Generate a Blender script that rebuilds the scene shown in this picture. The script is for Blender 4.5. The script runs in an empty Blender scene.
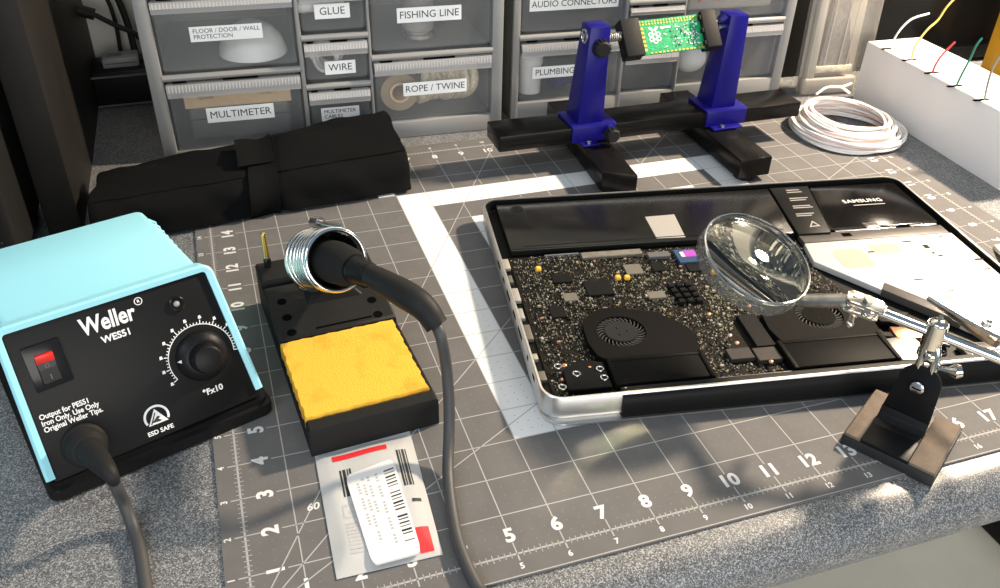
import bpy, bmesh, math, random
from mathutils import Vector, Matrix, Euler
random.seed(7)
PI = math.pi
U = 0.0254                    # everything is laid out in inches on the cutting mat's own grid
DESK = 0.75                   # height of the mat surface above the floor, metres
C = bpy.context.scene.collection

# ------------------------------------------------------------------ camera solved from the mat's printed grid
F = 864.312
CAM = Vector((0.89024517, -10.24335721, 13.74721964))
def rodr(r):
    r = Vector(r); return Matrix.Rotation(r.length, 3, r.normalized())
RC = rodr((2.15583329, -0.335623259, 0.208904736))          # rows: right, down, forward
RIGHT, DOWN, FWD = Vector(RC[0]), Vector(RC[1]), Vector(RC[2])
def ray(u, v): return RIGHT*((u-500)/F) + DOWN*((v-294)/F) + FWD
def up(u, v, z=0.0):
    d = ray(u, v); return CAM + d*((z-CAM.z)/d.z)
def upy(u, v, y):
    d = ray(u, v); return CAM + d*((y-CAM.y)/d.y)
def dp(u, v, D): return CAM + ray(u, v)*D
def W(p): return Vector((p[0]*U, p[1]*U, DESK + p[2]*U))

# ------------------------------------------------------------------ materials
def mat(name, col, rough=0.5, metal=0.0, noise=None, bump=None, coat=0.0, spec=0.5, sheen=0.0, emit=None, aniso=None):
    """noise=(scale, colour2, lo, hi)   bump=(scale, strength)"""
    m = bpy.data.materials.new(name); m.use_nodes = True
    nt = m.node_tree; b = nt.nodes['Principled BSDF']
    b.inputs['Base Color'].default_value = (*col, 1)
    b.inputs['Roughness'].default_value = rough
    b.inputs['Metallic'].default_value = metal
    b.inputs['Specular IOR Level'].default_value = spec
    b.inputs['Coat Weight'].default_value = coat
    b.inputs['Sheen Weight'].default_value = sheen
    if emit:
        b.inputs['Emission Color'].default_value = (*emit[0], 1); b.inputs['Emission Strength'].default_value = emit[1]
    tc = None
    if noise or bump:
        tc = nt.nodes.new('ShaderNodeTexCoord')
    if noise:
        n = nt.nodes.new('ShaderNodeTexNoise'); n.inputs['Scale'].default_value = noise[0]; n.inputs['Detail'].default_value = 4
        r = nt.nodes.new('ShaderNodeValToRGB')
        r.color_ramp.elements[0].position = noise[2]; r.color_ramp.elements[1].position = noise[3]
        r.color_ramp.elements[0].color = (*col, 1); r.color_ramp.elements[1].color = (*noise[1], 1)
        nt.links.new(tc.outputs['Object'], n.inputs['Vector']); nt.links.new(n.outputs['Fac'], r.inputs['Fac'])
        nt.links.new(r.outputs['Color'], b.inputs['Base Color'])
    if bump:
        n2 = nt.nodes.new('ShaderNodeTexNoise'); n2.inputs['Scale'].default_value = bump[0]; n2.inputs['Detail'].default_value = 3
        bn = nt.nodes.new('ShaderNodeBump'); bn.inputs['Strength'].default_value = bump[1]; bn.inputs['Distance'].default_value = 0.0005
        nt.links.new(tc.outputs['Object'], n2.inputs['Vector']); nt.links.new(n2.outputs['Fac'], bn.inputs['Height'])
        nt.links.new(bn.outputs['Normal'], b.inputs['Normal'])
    return m

def clear(name, col, solid, rough=0.25):
    """translucent moulded plastic: part see-through, part pale body"""
    m = mat(name, col, rough); nt = m.node_tree
    b = nt.nodes['Principled BSDF']; out = nt.nodes['Material Output']
    t = nt.nodes.new('ShaderNodeBsdfTransparent'); mx = nt.nodes.new('ShaderNodeMixShader')
    mx.inputs[0].default_value = solid
    nt.links.new(t.outputs[0], mx.inputs[1]); nt.links.new(b.outputs[0], mx.inputs[2]); nt.links.new(mx.outputs[0], out.inputs[0])
    return m

def speckle(name):
    m = mat(name, (0.2, 0.2, 0.2), 0.42); nt = m.node_tree; b = nt.nodes['Principled BSDF']
    tc = nt.nodes.new('ShaderNodeTexCoord')
    v = nt.nodes.new('ShaderNodeTexVoronoi'); v.inputs['Scale'].default_value = 1800
    r = nt.nodes.new('ShaderNodeValToRGB'); cr = r.color_ramp
    cr.interpolation = 'CONSTANT'
    cr.elements[0].color = (0.030, 0.033, 0.038, 1); cr.elements[0].position = 0
    cr.elements[1].color = (0.092, 0.097, 0.103, 1); cr.elements[1].position = 0.30
    e = cr.elements.new(0.58); e.color = (0.17, 0.172, 0.176, 1)
    e = cr.elements.new(0.80); e.color = (0.34, 0.34, 0.338, 1)
    n = nt.nodes.new('ShaderNodeTexNoise'); n.inputs['Scale'].default_value = 55; n.inputs['Detail'].default_value = 2
    mx = nt.nodes.new('ShaderNodeMix'); mx.data_type = 'RGBA'; mx.inputs[0].default_value = 0.06
    nt.links.new(tc.outputs['Object'], v.inputs['Vector']); nt.links.new(tc.outputs['Object'], n.inputs['Vector'])
    sx = nt.nodes.new('ShaderNodeSeparateColor'); nt.links.new(v.outputs['Color'], sx.inputs[0])
    nt.links.new(sx.outputs[0], r.inputs['Fac'])
    nt.links.new(r.outputs['Color'], mx.inputs[6]); nt.links.new(n.outputs['Fac'], mx.inputs[7])
    nt.links.new(mx.outputs[2], b.inputs['Base Color'])
    return m

M = {}
M['desk'] = speckle('speckled_laminate')
M['mat'] = mat('mat_grey', (0.128, 0.122, 0.119), 0.72, spec=.22, noise=(60, (0.138, 0.132, 0.129), .4, .6), bump=(2500, .25))
M['mat_line'] = mat('mat_line', (0.40, 0.395, 0.39), 0.7, spec=.2)
M['mat_number'] = mat('mat_number', (0.66, 0.655, 0.65), 0.7, spec=.2)
M['mat_dot'] = mat('mat_dot', (0.21, 0.205, 0.20), 0.7, spec=.2)
M['mat_white'] = mat('mat_white', (0.74, 0.74, 0.74), 0.7, spec=.2)
M['teal'] = mat('teal_plastic', (0.30, 0.67, 0.77), 0.45, bump=(900, .12))
M['black'] = mat('black_plastic', (0.007, 0.007, 0.0075), 0.42, spec=.16, bump=(1500, .15))
M['black_matte'] = mat('black_matte', (0.010, 0.010, 0.010), 0.62, spec=.2, bump=(1200, .3))
M['black_gloss'] = mat('black_gloss', (0.008, 0.008, 0.008), 0.2, spec=.3)
M['rubber'] = mat('rubber', (0.014, 0.014, 0.014), 0.6, spec=.2)
M['foam'] = mat('foam_grip', (0.014, 0.014, 0.014), 0.9, spec=.12, bump=(2500, .5))
M['cord'] = mat('cord_rubber', (0.045, 0.045, 0.046), 0.55)
M['print'] = mat('white_print', (0.78, 0.78, 0.76), 0.5)
M['ink'] = mat('black_ink', (0.012, 0.012, 0.014), 0.5)
M['red'] = mat('red_plastic', (0.62, 0.022, 0.016), 0.35)
M['red_print'] = mat('red_print', (0.68, 0.03, 0.035), 0.45)
M['chrome'] = mat('chrome', (0.78, 0.77, 0.75), 0.13, 1.0)
M['steel'] = mat('steel', (0.62, 0.61, 0.60), 0.26, 1.0)
M['nickel'] = mat('nickel', (0.66, 0.61, 0.53), 0.16, 1.0)
M['dull_metal'] = mat('dull_metal', (0.40, 0.36, 0.31), 0.38, 1.0, noise=(200, (0.5, .46, .4), .4, .6))
M['brass'] = mat('brass', (0.72, 0.50, 0.16), 0.25, 1.0)
M['alu'] = mat('aluminium', (0.66, 0.65, 0.63), 0.36, 1.0, bump=(3000, .05))
M['alu_plate'] = mat('drive_plate', (0.60, 0.59, 0.57), 0.42, 0.25)
M['cast'] = mat('cast_iron', (0.165, 0.128, 0.098), 0.7, 0.0, spec=.15, noise=(120, (0.13, 0.10, 0.078), .35, .65), bump=(900, .4))
M['cast_side'] = mat('black_enamel', (0.016, 0.016, 0.016), 0.5, bump=(700, .3))
M['fabric'] = mat('black_fabric', (0.0075, 0.0075, 0.0075), 0.95, spec=.04, bump=(2200, .7))
M['blue'] = mat('blue_paint', (0.008, 0.006, 0.15), 0.32, spec=.22)
M['rail'] = mat('black_rail', (0.006, 0.0055, 0.0055), 0.24, spec=.14, bump=(1200, .05))
M['pcb_green'] = mat('pcb_green', (0.01, 0.25, 0.09), 0.35, noise=(700, (0.03, 0.42, 0.17), .45, .6))
M['gold'] = mat('gold_pad', (0.72, 0.56, 0.10), 0.35, 0.6)
M['silk'] = mat('silkscreen', (0.82, 0.86, 0.82), 0.5)
M['cab'] = mat('grey_polystyrene', (0.255, 0.255, 0.25), 0.4)
M['drawer'] = clear('clear_drawer', (0.50, 0.51, 0.51), 0.075, 0.25)
M['lip'] = clear('frosted_lip', (0.60, 0.595, 0.595), 0.46, 0.35)
M['label'] = mat('label_white', (0.88, 0.88, 0.87), 0.5)
M['card'] = mat('cardboard', (0.66, 0.45, 0.24), 0.75, noise=(80, (0.72, 0.5, 0.28), .4, .6))
M['cream'] = mat('cream_rope', (0.80, 0.72, 0.55), 0.8, noise=(260, (0.60, 0.52, 0.37), .4, .6), bump=(600, .8))
M['twine'] = mat('tan_twine', (0.36, 0.27, 0.17), 0.85, bump=(700, .8))
M['white_matte'] = mat('white_rubber', (0.82, 0.82, 0.80), 0.45)
M['white_wire'] = mat('white_wire', (0.84, 0.80, 0.77), 0.4)
M['pink_wire'] = mat('pink_wire', (0.80, 0.56, 0.50), 0.4)
M['box_white'] = mat('white_card', (0.90, 0.86, 0.835), 0.6)
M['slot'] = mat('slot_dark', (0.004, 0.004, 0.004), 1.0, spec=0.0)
M['sponge'] = mat('sponge_yellow', (0.78, 0.44, 0.05), 0.9, spec=.2, noise=(55, (0.76, 0.34, 0.035), .52, .72), bump=(900, 1.0))
M['bag'] = mat('bag_plastic', (0.48, 0.48, 0.47), 0.3, spec=.3, bump=(120, .5))
M['sticker'] = mat('sticker_white', (0.74, 0.72, 0.71), 0.6)
M['grey_print'] = mat('grey_print', (0.42, 0.42, 0.44), 0.5)
M['board'] = mat('board_black', (0.007, 0.006, 0.005), 0.5, spec=.08, noise=(900, (0.022, 0.020, 0.014), .5, .62))
M['comp_pale'] = mat('comp_pale', (0.38, 0.355, 0.29), 0.4, 0.2)
M['comp_grey'] = mat('comp_grey', (0.12, 0.11, 0.09), 0.5)
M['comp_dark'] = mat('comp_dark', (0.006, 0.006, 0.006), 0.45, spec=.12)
M['comp_olive'] = mat('comp_olive', (0.24, 0.22, 0.12), 0.5)
M['copper'] = mat('copper', (0.75, 0.40, 0.24), 0.3, 0.9)
M['yellow_cap'] = mat('yellow_cap', (0.85, 0.48, 0.05), 0.45)
M['chip_blue'] = mat('chip_blue', (0.03, 0.06, 0.12), 0.3)
M['purple'] = mat('purple_film', (0.38, 0.07, 0.42), 0.3)
M['battery'] = mat('battery_film', (0.009, 0.0085, 0.008), 0.20, spec=.28, bump=(400, .05))
M['hdd'] = mat('drive_black', (0.006, 0.0055, 0.0055), 0.16, spec=.25)
M['greyfilm'] = mat('grey_film', (0.33, 0.31, 0.29), 0.4)
M['greystrip'] = mat('grey_bracket', (0.065, 0.058, 0.053), 0.45)
M['blade'] = mat('fan_blade', (0.06, 0.056, 0.052), 0.4)
M['fan'] = mat('fan_cover', (0.0045, 0.004, 0.004), 0.6, spec=.06)
M['hub'] = mat('fan_hub', (0.014, 0.013, 0.012), 0.09, spec=.35)
M['hinge'] = mat('hinge_black', (0.008, 0.008, 0.008), 0.5, spec=.12)
M['bracket_dark'] = mat('bracket_dark', (0.035, 0.03, 0.027), 0.5, spec=.2)
M['fins'] = mat('fin_black', (0.004, 0.004, 0.004), 0.55, spec=.06)
M['wall'] = mat('wall_paint', (0.70, 0.69, 0.62), 0.8, bump=(200, .1))
M['floor'] = mat('floor_tile', (0.78, 0.73, 0.63), 0.5, noise=(6, (0.72, 0.67, 0.57), .4, .6))
M['dark_wood'] = mat('black_wood', (0.013, 0.011, 0.0095), 0.55, spec=.25, noise=(30, (0.010, 0.009, 0.008), .4, .6))
M['dark_grey'] = mat('dark_grey', (0.09, 0.09, 0.095), 0.45)
M['mid_grey'] = mat('mid_grey', (0.24, 0.24, 0.245), 0.45)
M['yellow_box'] = mat('yellow_card', (0.72, 0.36, 0.02), 0.5)
M['clear_bag'] = clear('clear_blister', (0.62, 0.60, 0.55), 0.22, 0.12)
M['insert'] = mat('insert_card', (0.38, 0.345, 0.295), 0.6)
M['pale_card'] = mat('pale_card', (0.40, 0.31, 0.25), 0.6)
M['bristle'] = mat('bristle', (0.17, 0.15, 0.14), 0.6, noise=(300, (0.24, .21, .19), .4, .6))
for k, c in dict(white=(0.8, 0.8, 0.77), yellow=(0.75, 0.62, 0.18), red=(0.6, 0.03, 0.03), green=(0.01, 0.16, 0.10), grey=(0.30, 0.27, 0.24)).items():
    M['w_' + k] = mat('wire_' + k, c, 0.35)
M['ring_plastic'] = clear('smoky_clear_ring', (0.16, 0.16, 0.15), 0.36, 0.12)
# magnifier glass
g = bpy.data.materials.new('lens_glass'); g.use_nodes = True
gn = g.node_tree; gn.nodes.remove(gn.nodes['Principled BSDF'])
gl = gn.nodes.new('ShaderNodeBsdfGlass'); gl.inputs['Color'].default_value = (0.97, 1.0, 0.985, 1); gl.inputs['Roughness'].default_value = 0.0; gl.inputs['IOR'].default_value = 1.5
gn.links.new(gl.outputs[0], gn.nodes['Material Output'].inputs[0])
M['glass'] = g

# ------------------------------------------------------------------ mesh builder (inches)
class B:
    def __init__(s):
        s.bm = bmesh.new(); s.mats = []; s.T = Matrix.Identity(4); s.m = 0
    def use(s, name):
        if name not in s.mats: s.mats.append(name)
        s.m = s.mats.index(name); return s
    def at(s, T=None): s.T = T or Matrix.Identity(4); return s
    def v(s, p): return s.bm.verts.new(s.T @ Vector(p))
    def f(s, vs):
        try:
            f = s.bm.faces.new(vs); f.material_index = s.m; return f
        except ValueError: return None
    def poly(s, pts): return s.f([s.v(p) for p in pts])
    def _bevel(s, verts, w, seg=2, edges=None):
        es = edges or list({e for v in verts for e in v.link_edges})
        r = bmesh.ops.bevel(s.bm, geom=es, offset=w, segments=seg, affect='EDGES', profile=0.5, clamp_overlap=True)
        for f in r['faces']: f.material_index = s.m
    def box(s, x0, x1, y0, y1, z0, z1, bev=0, seg=2, taper=None):
        a = [(x0, y0), (x1, y0), (x1, y1), (x0, y1)]
        b = a
        if taper:       # (dx0, dx1, dy0, dy1) insets of the top
            b = [(x0+taper[0], y0+taper[2]), (x1-taper[1], y0+taper[2]), (x1-taper[1], y1-taper[3]), (x0+taper[0], y1-taper[3])]
        return s.loft([[(x, y, z0) for x, y in a], [(x, y, z1) for x, y in b]], True, bev, seg)
    def prism(s, pts, z0, z1, bev=0, seg=2, pts1=None):
        return s.loft([[(p[0], p[1], z0) for p in pts], [(p[0], p[1], z1) for p in (pts1 or pts)]], True, bev, seg)
    def loft(s, rings, cap=True, bev=0, seg=2, closed=True):
        vr = [[s.v(p) for p in r] for r in rings]
        n = len(vr[0])
        for a, b in zip(vr, vr[1:]):
            for i in range(n if closed else n-1):
                j = (i+1) % n; s.f([a[i], a[j], b[j], b[i]])
        if cap:
            s.f(list(reversed(vr[0]))); s.f(vr[-1])
        if bev: s._bevel([v for r in vr for v in r], bev, seg)
        return s
    def tube(s, pts, r, n=10, cap=True, loop=False):
        P = [Vector(p) for p in pts]; k = len(P)
        R = r if isinstance(r, (list, tuple)) else [r]*k
        T = []
        for i in range(k):
            a = P[(i-1) % k] if (loop or i > 0) else P[i]; b = P[(i+1) % k] if (loop or i < k-1) else P[i]
            t = b - a; T.append(t.normalized() if t.length > 1e-9 else Vector((0, 0, 1)))
        nrm = T[0].orthogonal().normalized(); rings = []
        for i in range(k):
            nrm = (nrm - T[i]*nrm.dot(T[i])).normalized(); bi = T[i].cross(nrm)
            rings.append([P[i] + (nrm*math.cos(2*PI*j/n) + bi*math.sin(2*PI*j/n))*R[i] for j in range(n)])
        if loop:
            vr = [[s.v(p) for p in q] for q in rings]
            for i in range(k):
                a, b = vr[i], vr[(i+1) % k]
                # closest start index keeps the seam from twisting
                off = 0
                if i == k-1:
                    off = min(range(n), key=lambda o: (a[0].co-b[o].co).length)
                for j in range(n): s.f([a[j], a[(j+1) % n], b[(j+1+off) % n], b[(j+off) % n]])
            return s
        return s.loft(rings, cap)
    def lathe(s, prof, n=32, cap=True):
        """prof: list of (radius, z) about local z"""
        return s.loft([[(r*math.cos(2*PI*j/n), r*math.sin(2*PI*j/n), z) for j in range(n)] for r, z in prof], cap)
    def ball(s, c, r, n=14, sc=(1, 1, 1)):
        c = Vector(c); k = n//2
        return s.loft([[(c.x+sc[0]*r*math.sin(PI*i/k)*math.cos(2*PI*j/n), c.y+sc[1]*r*math.sin(PI*i/k)*math.sin(2*PI*j/n), c.z-sc[2]*r*math.cos(PI*i/k)) for j in range(n)]
                       for i in [0.08]+list(range(1, k))+[k-0.08]], True)
    def cyl(s, p, q, r, n=16, r2=None):
        return s.tube([p, q], [r, r if r2 is None else r2], n)
    def text(s, body, size, x, y, z=0.0, depth=0.0, off=0.0, ang=0.0, ax='CENTER', ay='CENTER', sx=1.0, shear=0.0, sp=1.0, lsp=1.0):
        c = bpy.data.curves.new('t', 'FONT'); c.body = body; c.size = size; c.align_x = ax; c.align_y = ay
        c.offset = off; c.shear = shear; c.space_character = sp; c.space_line = lsp; c.resolution_u = 3
        o = bpy.data.objects.new('t', c); me = bpy.data.meshes.new_from_object(o)
        X = Matrix.Translation((x, y, z)) @ Matrix.Rotation(ang, 4, 'Z') @ Matrix.Diagonal((sx, 1, 1, 1))
        vs = [s.v(X @ v.co) for v in me.vertices]
        for p in me.polygons: s.f([vs[i] for i in p.vertices])
        bpy.data.objects.remove(o); bpy.data.curves.remove(c); bpy.data.meshes.remove(me)
        return s
    def build(s, name, parent=None, smooth=35, recalc=True, origin=None):
        bm = s.bm
        bmesh.ops.remove_doubles(bm, verts=bm.verts, dist=1e-6)
        if recalc: bmesh.ops.recalc_face_normals(bm, faces=bm.faces)
        o0 = Vector(origin) if origin else Vector((0, 0, 0))
        for v in bm.verts: v.co = (v.co - o0)*U
        me = bpy.data.meshes.new(name); bm.to_mesh(me); bm.free()
        for k in s.mats: me.materials.append(M[k])
        me.shade_smooth(); me.set_sharp_from_angle(angle=math.radians(smooth))
        o = bpy.data.objects.new(name, me); C.objects.link(o)
        if parent: o.parent = parent
        return o

def tag(o, label=None, cat=None, group=None, kind=None):
    if label: o['label'] = label
    if cat: o['category'] = cat
    if group: o['group'] = group
    if kind: o['kind'] = kind
    return o
def thing(name, label, cat, loc=(0, 0, 0), rotz=0.0, group=None, zero=False):
    """an Empty at the thing's base; its parts are children in its own frame"""
    o = bpy.data.objects.new(name, None); C.objects.link(o); o.empty_display_size = 0.01
    o.location = W(loc); o.rotation_euler = (0, 0, rotz)
    return tag(o, label, cat, group)
def place(o, loc, rotz=0.0):
    o.location = W(loc); o.rotation_euler = (0, 0, rotz); return o

def rrect(x0, x1, y0, y1, r, n=5):
    P = []
    for cx, cy, a in ((x1-r, y0+r, -90), (x1-r, y1-r, 0), (x0+r, y1-r, 90), (x0+r, y0+r, 180)):
        for i in range(n+1):
            t = math.radians(a + 90*i/n); P.append((cx+r*math.cos(t), cy+r*math.sin(t)))
    return P
def arc(cx, cy, r, a0, a1, n):
    return [(cx+r*math.cos(math.radians(a0+(a1-a0)*i/n)), cy+r*math.sin(math.radians(a0+(a1-a0)*i/n))) for i in range(n+1)]
def frame_from(o, x, y):
    x = Vector(x).normalized(); y = Vector(y); y = (y - x*y.dot(x)).normalized(); z = x.cross(y)
    return Matrix(((x.x, y.x, z.x, o[0]), (x.y, y.y, z.y, o[1]), (x.z, y.z, z.z, o[2]), (0, 0, 0, 1)))
def zframe(o, z):
    z = Vector(z).normalized(); x = z.orthogonal().normalized(); return frame_from(o, x, z.cross(x))
def spline(pts, n=8):
    P = [Vector(p) for p in pts]; P = [P[0]*2-P[1]] + P + [P[-1]*2-P[-2]]; out = []
    for i in range(1, len(P)-2):
        a, b, c, d = P[i-1:i+3]
        for k in range(n):
            t = k/n; out.append(0.5*((2*b)+(c-a)*t+(2*a-5*b+4*c-d)*t*t+(3*b-a-3*c+d)*t**3))
    return out + [P[-2]]
def circle(r, n=24): return [(r*math.cos(2*PI*i/n), r*math.sin(2*PI*i/n)) for i in range(n)]

# ------------------------------------------------------------------ room
b = B().use('floor'); b.box(-60, 80, -70, 40, -29.9, -29.5); tag(b.build('floor'), kind='structure').location = W((0, 0, 0))
b = B().use('wall'); b.box(-60, 80, 28.6, 29.6, -29.5, 60); tag(b.build('wall_back'), kind='structure').location = W((0, 0, 0))

# desk: one worktop with a rounded front edge
prof = [(28.5, -0.05)] + [(-0.78, -0.05)] + [(-0.78 - 0.74*math.sin(t), -0.87 + 0.82*math.cos(t)) for t in [PI*i/16 for i in range(1, 16)]] + [(-0.78, -1.69), (0.6, -1.69), (0.6, -1.3), (28.5, -1.3)]
dk = thing('desk', 'grey speckled laminate desk with rounded front edge under everything', 'desk')
b = B().use('desk'); b.loft([[(x, y, z) for y, z in prof] for x in (-34, 52)]); b.build('worktop', dk, smooth=50)
fa = up(977, 516, -29.0)
b = B().use('black'); b.box(fa.x, fa.x+3.2, fa.y-22, fa.y+.3, -29.5, -28.0, .2); b.box(fa.x+.6, fa.x+2.6, fa.y-9, fa.y-6, -28.2, -1.0, .1); b.build('leg', dk)

# ------------------------------------------------------------------ cutting mat with printed rulers
b = B().use('mat'); b.prism(rrect(-.45, 24.62, -.53, 18.62, .18), -.05, 0, .012, 1)
b.use('mat_white')
def frame_print(x0, x1, y0, y1, w, z=.0022):
    for q in ((x0, x1, y1-w, y1), (x0, x1, y0, y0+w), (x0, x0+w, y0+w, y1-w), (x1-w, x1, y0+w, y1-w)):
        b.poly([(q[0], q[2], z), (q[1], q[2], z), (q[1], q[3], z), (q[0], q[3], z)])
frame_print(6, 18, 3, 15, 1.0); frame_print(8, 16, 5, 13, 1.0)
b.use('mat_line')
ZL = .0045
def ln(x0, y0, x1, y1, w=.016, z=ZL):
    d = Vector((x1-x0, y1-y0)); d.normalize(); n = Vector((-d.y, d.x))*w
    b.poly([(x0-n.x, y0-n.y, z), (x1-n.x, y1-n.y, z), (x1+n.x, y1+n.y, z), (x0+n.x, y0+n.y, z)])
for k in range(0, 25):
    w = .022 if k in (0, 24) else .013
    for (a, c) in ([(0, .28), (.66, 17.3), (17.8, 18)] if 0 < k < 24 else [(0, 18)]): ln(k, a, k, c, w)
    if 0 < k < 24: ln(k, -.17, k, 0); ln(k, 18, k, 18.16)
for k in range(0, 19):
    w = .022 if k in (0, 18) else .013
    for (a, c) in ([(0, .3), (.72, 23.3), (23.75, 24)] if 0 < k < 18 else [(0, 24)]): ln(a, k, c, k, w)
    if 0 < k < 18: ln(-.2, k, 0, k); ln(24, k, 24.2, k)
for k in range(1, 24*8):
    if k % 8:
        h = .10 if k % 4 == 0 else .075; x = k/8
        ln(x, -h, x, h, .009); ln(x, 18-h, x, 18+h, .009)
for k in range(1, 18*8):
    if k % 8:
        h = .10 if k % 4 == 0 else .075; y = k/8
        ln(-h, y, h, y, .009); ln(24-h, y, 24+h, y, .009)
ln(0, 0, 18, 18, .013); ln(0, 0, 24, 24*math.tan(PI/6), .013); ln(0, 0, 18/math.tan(PI/3), 18, .013)
ln(-.58, -.5, 24.58, -.5, .012)
b.use('mat_number')
for k in range(1, 24):
    b.text(str(k), .46, k, .46, ZL, off=.018); b.text(str(k), .19, k, -.30, ZL, off=.006)
    b.text(str(k), .40, k, 17.56, ZL, off=.012); b.text(str(k), .17, k, 18.29, ZL, off=.006)
for k in range(1, 18):
    b.text(str(k), .46, .5, k, ZL, off=.018, ang=PI/2); b.text(str(k), .19, -.33, k, ZL, off=.006, ang=PI/2)
    b.text(str(k), .40, 23.52, k, ZL, off=.012, ang=-PI/2); b.text(str(k), .17, 24.33, k, ZL, off=.006, ang=-PI/2)
b.text('60', .26, 1.38, 2.36, ZL+.001, off=.006, ang=0, shear=.2)
b.use('mat_dot')
for i in range(1, 24*4):
    for j in range(1, 18*4):
        if i % 4 and j % 4:
            x, y = i/4, j/4; r = .016
            b.poly([(x-r, y, ZL-.001), (x, y-r, ZL-.001), (x+r, y, ZL-.001), (x, y+r, ZL-.001)])
mo = b.build('cutting_mat', recalc=False); mo.location = W((0, 0, 0))
tag(mo, 'grey cutting mat with white inch grid, rulers and numbers on the desk', 'cutting mat')

# ------------------------------------------------------------------ dark things at the far left
b = B().use('dark_wood'); b.box(0, .95, 0, 13.0, 0, 16, .03)
place(tag(b.build('hutch_panel'), 'black upright wooden hutch side panel at the back left of the desk', 'shelf panel'), (-4.62, 15.35, -.05))
t = thing('computer_speaker', 'black speaker with ribbed grille behind the teal station, beyond the hutch panel', 'speaker', (-9.2, 13.3, -.05), 0)
b = B().use('black_matte'); b.box(0, 4.2, 0, 4.5, .1, 8.5, .25, 3); b.build('cabinet', t)
b = B().use('black')
for i in range(26): b.box(.35, 3.85, -.09, .01, .5+i*.29, .62+i*.29, .02, 1)
b.build('grille', t)
b = B().use('rubber')
for x in (.7, 3.5):
    for y in (.7, 3.8):
        b = B().use('rubber'); b.cyl((x, y, 0), (x, y, .12), .3); b.build('foot', t)
# power strip with a plug and cables
t = thing('power_strip', 'black power strip lying on desk between hutch panel and left drawer cabinet', 'power strip', (-3.65, 25.4, -.05), .02)
b = B().use('black'); b.box(0, 5.2, 0, 1.9, 0, 1.45, .06); b.build('body', t)
b = B().use('dark_grey'); b.box(-.02, 5.22, -.03, .01, 1.22, 1.30); b.box(-.02, 5.22, -.03, .01, .06, .13); b.build('trim_line', t)
for i in range(4):
    b = B().use('slot')
    for s in (-.14, .14): b.box(.55+i*1.2+s-.03, .55+i*1.2+s+.03, .75, 1.05, 1.44, 1.455)
    b.build('socket', t)
t = thing('charger_plug', 'grey plug plugged into the top of the black power strip', 'plug', (-3.2, 25.8, 1.36), .02)
b = B().use('mid_grey'); b.box(0, 1.35, 0, .9, .03, .42, .07); b.build('body', t)
b = B().use('dark_grey'); b.box(.1, 1.25, -.012, 0, .2, .24); b.box(.2, .75, .25, .65, .415, .43); b.build('ridge', t)
def cable(name, lab, pts, r=.11, extra=None):
    p0 = pts[0]; b = B().use('cord'); b.mats = ['rubber']; b.tube(spline(pts, 8), r, 10)
    if extra:
        for p, q, rr in extra: b.cyl(p, q, rr, 12)
    o = b.build(name, origin=p0); o.location = W(p0)
    return tag(o, lab, 'cable', 'black cables behind the power strip')
cable('power_cable', 'thick black cable arching up behind the power strip', [(-2.0, 26.9, 1.4), (-2.05, 27.1, 2.6), (-2.3, 27.3, 3.9), (-2.7, 27.4, 4.7), (-3.9, 27.2, 4.9), (-5, 27, 4.7)], .13)
cable('power_cable', 'thin black cable looping left of the thick cable', [(-2.6, 27.6, 1.4), (-2.55, 27.7, 2.7), (-2.75, 27.8, 3.7), (-3.3, 27.8, 4.1), (-4.6, 27.7, 4.0)], .08)
cable('power_cable', 'black cable with a fat connector crossing in front of wall', [(-4.4, 26.4, 3.8), (-3.4, 26.4, 3.5), (-2.5, 26.45, 2.9), (-1.6, 26.5, 2.3), (-1.2, 26.5, 1.6)], .10, [((-3.9, 26.4, 3.66), (-3.1, 26.4, 3.35), .22), ((-1.75, 26.5, 2.45), (-1.45, 26.5, 2.2), .17)])

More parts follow.
